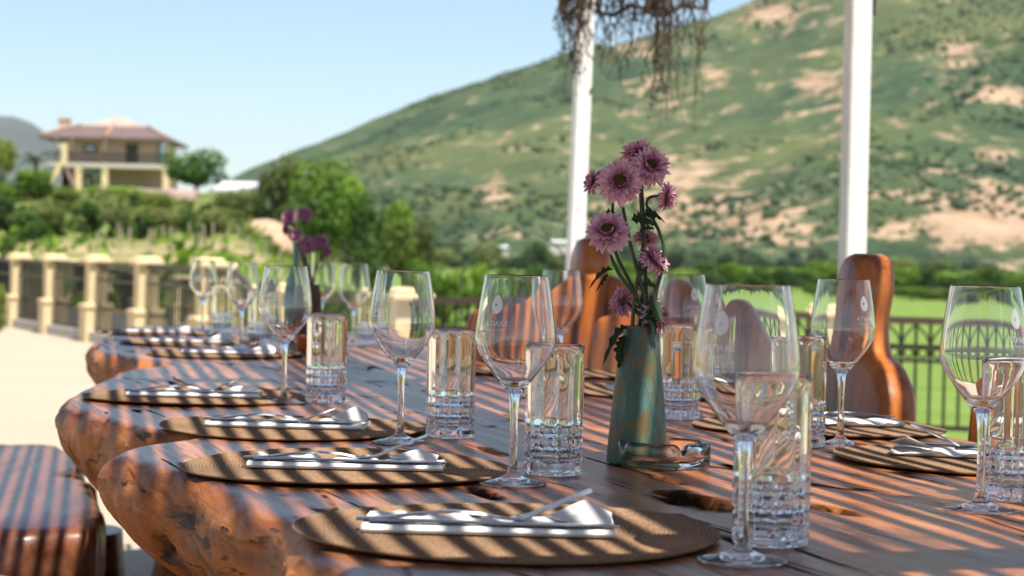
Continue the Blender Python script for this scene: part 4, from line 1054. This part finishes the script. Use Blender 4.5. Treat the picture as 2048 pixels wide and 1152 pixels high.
def put_glass(px, ybase, label, ang=None, d=None, group='wine glasses on the table'):
    global first_g
    p = T(px, ybase, TZ) if d is None else Vector((ray(px, 600).x * d, d, TZ))
    G = GL if first_g else dup(base_glass)
    if first_g:
        first_g = False
    G.location = (p.x, p.y, TZ + .0008); G.rotation_euler.z = random.uniform(0, 6) if ang is None else 0
    tag(G, label, 'wine glass', group); G.name = 'wine_glass'
    if ang is not None: logo(G, ang)
    return G
base_glass = GL
G = put_glass(482, 697, 'wine glass beside the far vase, nearer the benches', None)
# glasses: (x, y of the foot centre, label, logo angle)
for px, yb, lab, an in [
        (405, 664, 'farthest wine glass, in front of a cream fence post', None),
        (706, 694, 'wine glass beyond the wooden bowl, clear of the vase', None),
        (642, 668, 'wine glass standing behind the far vase of plum flowers', None),
        (567, 808, 'wine glass at the edge of the fourth bench side mat', R(150)),
        (800, 886, 'wine glass at the edge of the third bench side mat', R(60)),
        (1025, 969, 'wine glass with lettering beside the second bench side mat', R(32)),
        (1484, 1124, 'largest wine glass with white emblem, by the nearest tumbler', R(26)),
        (1118, 770, 'wine glass behind the second nearest tumbler, before the tabbed chair', R(-95)),
        (1360, 828, 'wine glass right of the flowers, behind a tumbler', R(-35)),
        (1680, 892, 'wine glass in front of the chair with tall round headed back', R(-55)),
        (1960, 1022, 'wine glass on the chair side mat nearest the camera', R(-65))]:
    put_glass(px, yb, lab, an)

def make_tumbler():
    NTH, H, r0, ncell = 176, .144, .0325, 11
    m = MB(); rings = []
    def ring(z, fn): rings.append([Vector(((fn(2 * math.pi * k / NTH)) * math.cos(2 * math.pi * k / NTH), (fn(2 * math.pi * k / NTH)) * math.sin(2 * math.pi * k / NTH), z)) for k in range(NTH)])
    ring(.0006, lambda a: .0004); ring(.0004, lambda a: .024); ring(.0, lambda a: .0285)
    zc = .0535; rowh = .0146
    zs = [i * zc / 66 for i in range(67)]
    def cell(a, z):
        u = (a * ncell / (2 * math.pi)) % 1; v = (z / rowh) % 1
        du = abs(u - .5) * 2; dv = abs(v - .5) * 2
        cu = min(1, (1 - du) / .34); cv = min(1, (1 - dv) / .42)
        return min(cu, cv)
    for z in zs[1:]:
        ring(z, lambda a, z=z: .0296 + .0028 * cell(a, z) + .0006 * z / zc)
    def flute(a):
        u = (a * ncell / (2 * math.pi)) % 1; return math.sin(math.pi * u)
    for i in range(1, 31):
        z = zc + (H - .006 - zc) * i / 30; k = sstep(0, .006, z - zc) * (1 - sstep(H - .016, H - .006, z))
        ring(z, lambda a, k=k, z=z: r0 - .0014 * k + .0016 * k * abs(flute(a)) ** .7 + (-.0020 * (1 - sstep(0, .006, z - zc))) * (1 - .0))
    ring(H - .002, lambda a: r0 + .0001); ring(H - .0004, lambda a: r0 - .0004); ring(H, lambda a: r0 - .0011); ring(H - .0003, lambda a: r0 - .0019)
    for i in range(24):
        z = lerp(H - .004, .024, i / 23); kk = 1 - sstep(H - .02, H - .008, z)
        ring(z, lambda a, kk=kk, z=z: r0 - .0030 - .0006 * kk * (1 - abs(flute(a))) - .0012 * (1 - z / H))
    ring(.019, lambda a: r0 - .0065); ring(.0165, lambda a: r0 - .013); ring(.0155, lambda a: .010); ring(.0152, lambda a: .0004)
    m.loft(rings, caps=True); return m.build('tumbler', M['thick_glass'], smooth=True, angle=35)
TU = make_tumbler(); first_t = True
for px, yb, lab, rot in [
        (1540, 1090, 'cut glass tumbler right behind the largest wine glass', .1),
        (1105, 950, 'cut glass tumbler touching the glass with lettering', .3),
        (900, 876, 'cut glass tumbler between the second and third wine glasses', .0),
        (651, 806, 'cut glass tumbler hiding the wooden bowl', .5),
        (1357, 838, 'cut glass tumbler directly right of the turquoise vase', .2),
        (1600, 893, 'cut glass tumbler half hidden behind the largest wine glass', .4),
        (1425, 785, 'small looking tumbler seen through the side of the largest wine glass', .25),
        (2022, 1000, 'cut glass tumbler cut off by the right edge of the photo', .15),
        (444, 666, 'far tumbler between the two farthest wine glasses', .35),
        (520, 690, 'far tumbler beside the wine glass near the benches', .45),
        (735, 690, 'far tumbler next to the glass beyond the wooden bowl', .05)]:
    q = TU if first_t else TU.copy()
    if not first_t: COL.objects.link(q)
    first_t = False; p = T(px, yb, TZ); q.location = (p.x, p.y, TZ + .0008); q.rotation_euler.z = rot; tag(q, lab, 'tumbler', 'cut glass tumblers on the table')

# ashtray
p = T(1327, 934, TZ); m = MB(); n = 96; rings = []
def rr_(a, r):    # rounded, slightly square plan
    return r * (1 + .035 * math.cos(4 * a + .4))
def notch(a):
    k = 0
    for q in range(4): k = max(k, math.exp(-(((a - (.35 + q * math.pi / 2) + math.pi) % (2 * math.pi) - math.pi) / .085) ** 2))
    return k
for r, z, nk in ((.0005, .0004, 0), (.049, .0004, 0), (.0515, .003, 0), (.0525, .012, 0), (.0525, .024, .2), (.0515, .0285, .85), (.0495, .030, 1), (.0460, .0295, 1), (.0440, .026, .8), (.0425, .016, .2), (.039, .010, 0), (.030, .0075, 0), (.0005, .007, 0)):
    rings.append([Vector((rr_(2 * math.pi * k / n, r) * math.cos(2 * math.pi * k / n), rr_(2 * math.pi * k / n, r) * math.sin(2 * math.pi * k / n), z - nk * .008 * notch(2 * math.pi * k / n))) for k in range(n)])
m.loft(rings); o = m.build('ashtray', M['thick_glass'], smooth=True, angle=60); o.location = (p.x, p.y, TZ + .0008); tag(o, 'clear glass ashtray at the foot of the turquoise vase', 'ashtray')

# ------------------------------------------------------------------ mats, napkins, cutlery
def make_mat():
    m = MB(); n = 112; R0 = .1835; nr = 46; prof = [(.0004, .0003), (R0 * .5, .0003), (R0 - .003, .0003), (R0, .0018)]
    top = []
    for k in range(nr * 4 + 1):
        t = k / (nr * 4); r = R0 - .0015 - (R0 - .003) * t; top.append((r, 0.0038 - .0014 * (.5 - .5 * math.cos(k * math.pi / 2))))
    prof += [(R0 - .0003, .0029)] + top; prof[-1] = (.0006, prof[-1][1])
    rings = []
    for r, z in prof:
        rings.append([Vector((r * (1 + .004 * math.sin(3 * a + 1) * (r / R0)) * math.cos(a), r * math.sin(a), z + .0016 * (r / R0) ** 3 * (1 + math.sin(2 * a + .7)))) for a in [2 * math.pi * k / n for k in range(n)]])
    m.loft(rings); return m.build('place_mat', M['mat'], smooth=True)
MT = make_mat()
def make_napkin(sd=0):
    """long axis x, 0.21 by 0.10, folded with a soft rounded front fold"""
    L, W = .212, .092; m = MB(); rings = []; n = 40
    for i in range(n + 1):
        x = -L / 2 + L * i / n; wv = .0016 * math.sin(i * .55 + sd * 1.9) + .0012 * math.sin(i * (1.3 - .2 * sd) + 1)
        ring = []; f = -W / 2; b = W / 2 + .006 * math.sin(i * (.21 - .05 * sd) + .4 + sd)
        for y, z in ((f + .004, 0), (f + .001, .0015), (f, .0034), (f + .001, .0058), (f + .004, .0070), (f + .012, .0073), (f + .030, .0070 + wv * .4), (f + .055, .0072 + wv * .7), (b - .012, .0066 + wv * 1.1), (b - .003, .0058 + wv * 1.3), (b, .0045 + wv * 1.3), (b - .001, .003), (b - .006, 0)):
            ring.append(Vector((x, y, max(0, z))))
        rings.append(ring)
    m.loft(rings)
    # the loose corner of the top layer, turned up at the far end
    c0 = [Vector((.050, .030, .009)), Vector((.082, .044, .022)), Vector((.105, .020, .014)), Vector((.104, -.024, .0095)), Vector((.07, -.01, .009))]
    if sd == 1: c0 = [Vector((v.x - .006, v.y * .8, v.z * .6 + .004)) for v in c0]
    if sd == 2: c0 = [Vector((v.x + .003, v.y + .008, v.z * 1.15)) for v in c0]
    m.add(c0 + [v - Vector((0, 0, .0012)) for v in c0], [(0, 1, 2, 3, 4), (9, 8, 7, 6, 5)] + [(k, (k + 5), (k + 1) % 5 + 5, (k + 1) % 5) for k in range(5)])
    return m.build('napkin', M['napkin'], smooth=True, angle=50)
NKS = [make_napkin(k) for k in range(3)]
def strip(m, pts, hw, yoff, th, n=None):
    rings = []
    for (x, z), w_, yo in zip(pts, hw, yoff):
        rings.append([Vector((x, yo - w_, z)), Vector((x, yo - w_ * .7, z + th * .5)), Vector((x, yo + w_ * .7, z + th * .5)), Vector((x, yo + w_, z)), Vector((x, yo + w_ * .7, z - th * .5)), Vector((x, yo - w_ * .7, z - th * .5))])
    m.loft(rings)
def fork_z(x):
    pts = [(0, .0015), (.02, .0018), (.05, .0060), (.08, .0088), (.105, .0068), (.125, .0030), (.135, .0026), (.145, .0050), (.16, .0120), (.18, .0200), (.20, .0285)]
    return pl(pts, x)
def make_fork():
    m = MB(); xs = [i * .0075 for i in range(20)]
    wtab = [(0, .0055), (.008, .0075), (.03, .0070), (.06, .0052), (.09, .0038), (.12, .0034), (.132, .0050), (.142, .0105), (.15, .0115)]
    strip(m, [(x, fork_z(x)) for x in xs], [pl(wtab, x) for x in xs], [0] * len(xs), .0024)
    for yo in (-.0098, -.0033, .0033, .0098):
        xx = [.139 + i * .0075 for i in range(9)]
        strip(m, [(x, fork_z(x)) for x in xx], [.0018 - .0009 * i / 8 for i in range(9)], [yo * (1 - .06 * i / 8) for i in range(9)], .0018)
    return m.build('fork', M['steel'], smooth=True, angle=40)
def make_knife():
    m = MB(); xs = [i * .0105 for i in range(21)]
    wtab = [(0, .0060), (.02, .0075), (.08, .0062), (.095, .0050), (.105, .0085), (.17, .0090), (.195, .0060), (.21, .0010)]
    strip(m, [(x, .0012 + .0008 * math.sin(min(x, .1) * 31)) for x in xs], [pl(wtab, x) for x in xs], [0] * 21, .0022)
    return m.build('knife', M['steel'], smooth=True, angle=40)
FK, KN = make_fork(), make_knife()
used = set()
def place(src, loc_, rz, label, cat, group):
    q = src if src.name not in used and src not in placed else src.copy()
    if q is not src: COL.objects.link(q)
    placed.append(src); q.location = loc_; q.rotation_euler = (0, 0, rz); tag(q, label, cat, group); return q
placed = []
SET = [  # mat centre px,y ; napkin dx,dy (m) ; rotation ; facing (+1 fork to the right) ; words
    (1011, 1070, -.014, -.006, R(-1), 1, 'the nearest mat', True), (697, 941, .00, -.006, R(-1), 1, 'the second bench side mat', True), (592, 860, -.01, -.004, R(-1), 1, 'the third bench side mat', True),
    (392, 798, .00, -.004, R(1), 1, 'the fourth bench side mat', True), (450, 711, .01, .0, R(2), 1, 'the fifth bench side mat', True), (378, 688, .0, .0, R(2), 1, 'the sixth bench side mat', True), (318, 668, .0, .0, R(2), 1, 'the farthest bench side mat', True),
    (1968, 925, .0, .02, R(-14), -1, 'the chair side mat nearest the camera', True), (1636, 858, .015, .03, R(5), -1, 'the chair side mat before the tall backed chair', True), (1335, 788, .0, .02, R(8), -1, 'the chair side mat behind the vase', True), (1100, 748, .0, .02, R(8), -1, 'the far chair side mat', False)]
for k, (px, py, dx, dy, rz, fc, words, cut) in enumerate(SET):
    p = T(px, py, TZ)
    lab = {'the nearest mat': 'round woven mat nearest the camera at the table edge'}.get(words, 'round woven mat, ' + words.replace('the ', '', 1) + (' along the table' if 'bench' in words else ''))
    place(MT, (p.x, p.y, TZ + .0012), k * 1.3, lab, 'place mat', 'round woven place mats')
    if not cut: continue
    z = TZ + .0058
    rz += R((0, .8, -1.5, 2.2, -2, 1, 3, -3, 2, 0, 0)[k])
    place(NKS[(0, 1, 2, 1, 0, 2, 1, 2, 0, 1, 0)[k]], (p.x + dx, p.y + dy, z), rz + (0 if fc > 0 else math.pi), 'folded white napkin on ' + words, 'napkin', 'folded white napkins')
    def off(x, y): v = Vector((x, y, 0)); v.rotate(Matrix.Rotation(rz + (0 if fc > 0 else math.pi), 3, 'Z')); return (p.x + dx + v.x, p.y + dy + v.y, z + .0082)
    place(FK, off(-.112, -.024), rz + (0 if fc > 0 else math.pi) + R(4), 'steel fork, tines raised, on ' + words, 'fork', 'forks on the napkins')
    place(KN, off(-.10, -.033), rz + (0 if fc > 0 else math.pi) - R(1), 'steel knife lying along the napkin on ' + words, 'knife', 'knives on the napkins')

# ------------------------------------------------------------------ vases and flowers
def vase(px, yb, mat, label):
    p = T(px, yb, TZ); m = MB(); k = 1.0
    m.lathe([(.0003, .0005), (.034, .0005), (.0362, .002), (.0365, .006), (.0345, .03), (.0300, .08), (.0245, .13), (.0200, .156), (.0192, .1605), (.0184, .1620), (.0172, .1612), (.0170, .156), (.0215, .12), (.031, .04), (.031, .012), (.0003, .010)], 56)
    o = m.build('vase', mat, smooth=True, angle=50); o.location = (p.x, p.y, TZ + .0006); tag(o, label, 'vase'); return p
VP = vase(1274, 928, M['vase'], 'tapered turquoise vase with ochre patches in mid table')
def petal_me(L, wd, curl):
    m = MB(); rings = []
    for i in range(6):
        t = i / 5; w_ = wd * (.35 + .65 * math.sin(math.pi * min(1, .18 + t * .72))) * (1 if i < 5 else .45); z = curl * L * t * t
        rings.append([Vector((-w_, L * t, z + w_ * .35)), Vector((0, L * t * 1.0 + (.04 * L if i == 5 else 0), z)), Vector((w_, L * t, z + w_ * .35))])
    m.loft(rings, caps=False, closed=False); o = m.build('petal', M['petal'], smooth=True); me = o.data; bpy.data.objects.remove(o); return me
PET = [petal_me(.0235, .0038, -.10), petal_me(.0190, .0034, .10), petal_me(.0125, .0026, .45)]
rf = random.Random(17)
def flower(px, py, dpx, nrm, dy, label, bend=(0, 0), group='mauve chrysanthemums in the turquoise vase', lean=0.0):
    d = VP.y + dy; c_ = P(px, py, d); sc_ = (dpx * .95 * d / FPX) / .056; nv = Vector(nrm).normalized()
    F = empty('chrysanthemum', (VP.x, VP.y, TZ + .02)); tag(F, label, 'flower', group); o0 = Vector(F.location)
    cl = c_ - o0; a = Vector((rf.uniform(-.006, .006), rf.uniform(-.006, .006), .0)); mouth = Vector((rf.uniform(-.010, .010), rf.uniform(-.008, .008), .142))
    base_c = cl - nv * .010 * sc_
    mid = mouth.lerp(base_c, .5) + Vector((bend[0], bend[1], .01)); pre = base_c - nv * .018 + Vector((0, 0, -.012))
    pts = [Vector(q) for q in (a, mouth, mid, pre, base_c)]; fine = []
    for i in range(4):
        p0, p1, p2, p3 = pts[max(i - 1, 0)], pts[i], pts[i + 1], pts[min(i + 2, 4)]
        for q in range(5):
            t = q / 5; fine.append(.5 * ((2 * p1) + (p2 - p0) * t + (2 * p0 - 5 * p1 + 4 * p2 - p3) * t * t + (3 * p1 - p0 - 3 * p2 + p3) * t ** 3))
    fine.append(pts[-1]); m = MB(); m.tube(fine, [lerp(.0026, .0017, i / (len(fine) - 1)) for i in range(len(fine))], 7); m.build('stem', M['stem'], F, smooth=True)
    rot = nv.to_track_quat('Z', 'Y').to_matrix()
    m = MB(); m.lathe([(.0005, -.006), (.006, -.004), (.0078, .0), (.0078, .003), (.0055, .0052), (.0005, .0058)], 14)
    for k in range(40):          # florets
        an = k * 2.4; r_ = .0072 * math.sqrt(k / 40); m.tube([(r_ * math.cos(an), r_ * math.sin(an), .002), (r_ * 1.15 * math.cos(an), r_ * 1.15 * math.sin(an), .0082 - 30 * r_ * r_)], .0007, 4)
    Hd = m.build('flower_head', M['disc'], F); Hd.location = cl; Hd.rotation_euler = rot.to_euler(); Hd.scale = (sc_,) * 3
    for ring, (cnt, el, me, r_) in enumerate(((22, -22, 0, .005), (22, -6, 0, .005), (20, 10, 1, .0055), (18, 28, 1, .0055), (16, 50, 2, .006))):
        for k in range(cnt):
            an = (k + .5 * ring + rf.uniform(-.22, .22)) * 2 * math.pi / cnt
            e = Matrix.Rotation(an, 4, 'Z') @ Matrix.Translation((0, r_, .0005 * ring)) @ Matrix.Rotation(R(el + rf.uniform(-9, 9)), 4, 'X') @ Matrix.Rotation(R(rf.uniform(-14, 14)), 4, 'Y')
            q = link_mesh('petal', PET[me], Hd); q.matrix_local = e @ Matrix.Diagonal((rf.uniform(.85, 1.15), rf.uniform(.85, 1.1), 1, 1))
    return F, fine
leaf_out = [(0, 0), (.10, .10), (.22, .30), (.30, .16), (.42, .40), (.52, .18), (.66, .34), (.74, .13), (.88, .16), (1.0, 0)]
def leaf(F, at_, dr, L, roll, droop=.3):
    m = MB(); d = Vector(dr).normalized(); s = d.orthogonal().normalized(); s.rotate(Matrix.Rotation(roll, 3, d)); u = d.cross(s)
    mid, lft, rgt = [], [], []
    for t, w_ in leaf_out:
        c_ = at_ + d * L * t + Vector((0, 0, -droop * L * t * t)); mid.append(c_); lft.append(c_ + s * w_ * L * .8 + u * w_ * L * .35); rgt.append(c_ - s * w_ * L * .8 + u * w_ * L * .35)
    n = len(mid); fs = []
    for i in range(n - 1): fs += [(i, i + 1, n + i + 1, n + i), (i + 1, i, 2 * n + i, 2 * n + i + 1)]
    m.add(mid + lft + rgt, fs); m.build('leaf', M['fleaf'], F)
FL = [(1240, 363, 100, (-.10, -1, .18), -.022, 'large mauve flower facing the camera near the top', (-.004, 0)),
      (1300, 333, 92, (.30, -1, .45), -.004, 'pale mauve flower facing up and right, above the largest one', (.004, 0)),
      (1276, 306, 84, (-.1, .25, 1), .020, 'topmost mauve flower, seen from its side', (0, .004)),
      (1186, 364, 66, (-1, -.1, .35), .006, 'small mauve flower turned away to the left of the largest', (-.01, 0)),
      (1334, 393, 68, (1, -.25, -.15), .002, 'mauve flower nodding to the right under the top cluster', (.012, 0)),
      (1216, 462, 98, (-.18, -1, .55), -.026, 'mauve flower alone at mid height, facing the camera', (-.012, 0)),
      (1292, 477, 62, (.3, .3, .9), .022, 'half hidden mauve flower behind the leaves at mid height', (.004, .004)),
      (1308, 520, 80, (.75, -.35, .65), -.004, 'mauve flower at mid height tilted up to the right', (.008, 0)),
      (1246, 602, 72, (-.7, .5, .2), .024, 'mauve flower low behind the stems, facing away', (-.006, .008)),
      (1313, 632, 82, (.75, -.45, .45), .000, 'lowest mauve flower, over the right rim of the vase', (.010, 0))]
fl = [flower(*a) for a in FL]
def lp(px, py, dy=0): return P(px, py, VP.y + dy) - Vector((VP.x, VP.y, TZ + .02))
for i, (px, py, dr, L, roll, dp) in enumerate([(1228, 540, (-1, -.2, .1), .030, .4, .9), (1215, 545, (-.6, -.4, -.6), .022, 1.9, .4), (1262, 440, (1, -.3, .35), .030, .6, .5), (1288, 432, (.8, -.2, .5), .030, .2, .8), (1232, 428, (-1, 0, .25), .026, 0, .8),
                                             (1258, 655, (-1, -.5, .1), .034, .5, 1.4), (1250, 670, (-.35, -.5, -1), .030, .3, .2), (1245, 690, (-.2, -.3, -1), .024, 1.2, .2), (1302, 610, (.15, -.4, -1), .036, .2, .1), (1300, 590, (.35, -.5, -.7), .034, 1.0, .2), (1306, 575, (-.3, -.3, .9), .024, .5, .4), (1276, 470, (.5, -.4, .5), .030, .8, .4)]):
    F = fl[[5, 5, 1, 4, 0, 5, 5, 8, 9, 9, 7, 6][i]][0]; leaf(F, lp(px, py, -.012), dr, L, roll, dp)
# far vase, plum flowers
VF = T(622, 690, TZ); m = MB()
m.lathe([(.0003, .0005), (.036, .0005), (.0365, .006), (.0300, .08), (.0245, .13), (.0192, .1605), (.0180, .1618), (.0170, .156), (.031, .04), (.0003, .012)], 32)
o = m.build('vase', M['trunk'], smooth=True, angle=50); o.location = (VF.x, VF.y, TZ + .0006); tag(o, 'dark far vase holding the plum coloured flowers', 'vase')
for k, (px, py, dp, nv, lab) in enumerate([(578, 434, 44, (-.4, -1, .3), 'plum flower at the upper left of the far bunch'), (611, 427, 40, (.4, -1, .5), 'plum flower at the upper right of the far bunch'), (572, 458, 34, (-.9, -.5, 0), 'plum flower hanging at the left of the far bunch'),
                                         (590, 470, 36, (0, -1, .2), 'small plum flower in the middle of the far bunch'), (616, 490, 48, (-.1, -1, .2), 'largest plum flower of the far bunch, low in front'), (645, 482, 40, (.7, -.7, .4), 'plum flower at the right of the far bunch'), (655, 505, 34, (.9, -.5, -.2), 'lowest plum flower at the right of the far bunch')]):
    c_ = P(px, py, VF.y - .01); F = empty('chrysanthemum', (VF.x, VF.y, TZ + .02)); tag(F, lab, 'flower', 'plum flowers in the far vase'); cl = c_ - Vector(F.location); nv = Vector(nv).normalized()
    m = MB(); m.tube([(0, 0, 0), (rf.uniform(-.01, .01), 0, .14), (cl - nv * .02) * .8 + Vector((0, 0, .03)), cl - nv * .008], .0022, 6); m.build('stem', M['stem'], F)
    sc_ = dp * 1.02 * VF.y / FPX / .056; m = MB(); rot = nv.to_track_quat('Z', 'Y').to_matrix()
    for ring, (cnt, el, L) in enumerate(((18, -5, .026), (16, 15, .022), (12, 40, .015))):
        for q in range(cnt):
            an = (q + .5 * ring) * 2 * math.pi / cnt; E = Matrix.Rotation(an, 3, 'Z') @ Matrix.Rotation(R(el + rf.uniform(-8, 8)), 3, 'X')
            pv = [(-.0015, .003, 0), (.0015, .003, 0), (.0038, L * .65, .001), (0, L, 0), (-.0038, L * .65, .001)]; m.add([rot @ (E @ Vector(v)) * sc_ for v in pv], [(0, 1, 2, 3, 4)])
    o = m.build('flower_head', M['far_petal'], F); o.location = cl
    m = MB(); m.lathe([(.0005, -.003), (.007, 0), (.005, .004), (.0005, .0048)], 10); d_ = m.build('disc', M['trunk'], o); d_.rotation_euler = rot.to_euler(); d_.scale = (sc_,) * 3
# slim teal bottle, wooden bowl
p = T(589, 684, TZ); m = MB(); m.lathe([(.0003, .0005), (.030, .0005), (.033, .006), (.033, .12), (.030, .15), (.016, .185), (.0095, .205), (.0090, .265), (.0105, .268), (.0105, .275), (.0070, .276), (.0065, .21), (.0003, .205)], 28)
o = m.build('slim_bottle', M['teal_glass'], smooth=True, angle=50); o.location = (p.x, p.y, TZ + .0006); tag(o, 'slim teal bottle standing beside the plum flowers', 'bottle')
p = T(640, 716, TZ); m = MB(); m.lathe([(.0003, .0005), (.032, .0005), (.034, .004), (.052, .018), (.062, .036), (.066, .050), (.063, .0508), (.058, .036), (.045, .018), (.0003, .010)], 40)
o = m.build('wooden_bowl', M['brown_bowl'], smooth=True, angle=50); o.location = (p.x, p.y, TZ + .0006); tag(o, 'reddish wooden bowl mostly hidden behind a cut glass tumbler', 'bowl')

# ------------------------------------------------------------------ air
HM = bpy.data.materials.new('haze'); HM.use_nodes = True; n = HM.node_tree; n.nodes.remove(n.nodes['Principled BSDF'])
pv = n.nodes.new('ShaderNodeVolumePrincipled'); pv.inputs['Color'].default_value = (0.86, 0.92, 1.0, 1); pv.inputs['Density'].default_value = HAZE
pv.inputs['Anisotropy'].default_value = 0.25
n.links.new(pv.outputs[0], n.nodes['Material Output'].inputs['Volume'])
mb = MB(); mb.box((0, 0, 230), (16000, 16000, 480)); o = mb.build('haze', HM); tag(o, kind='stuff')
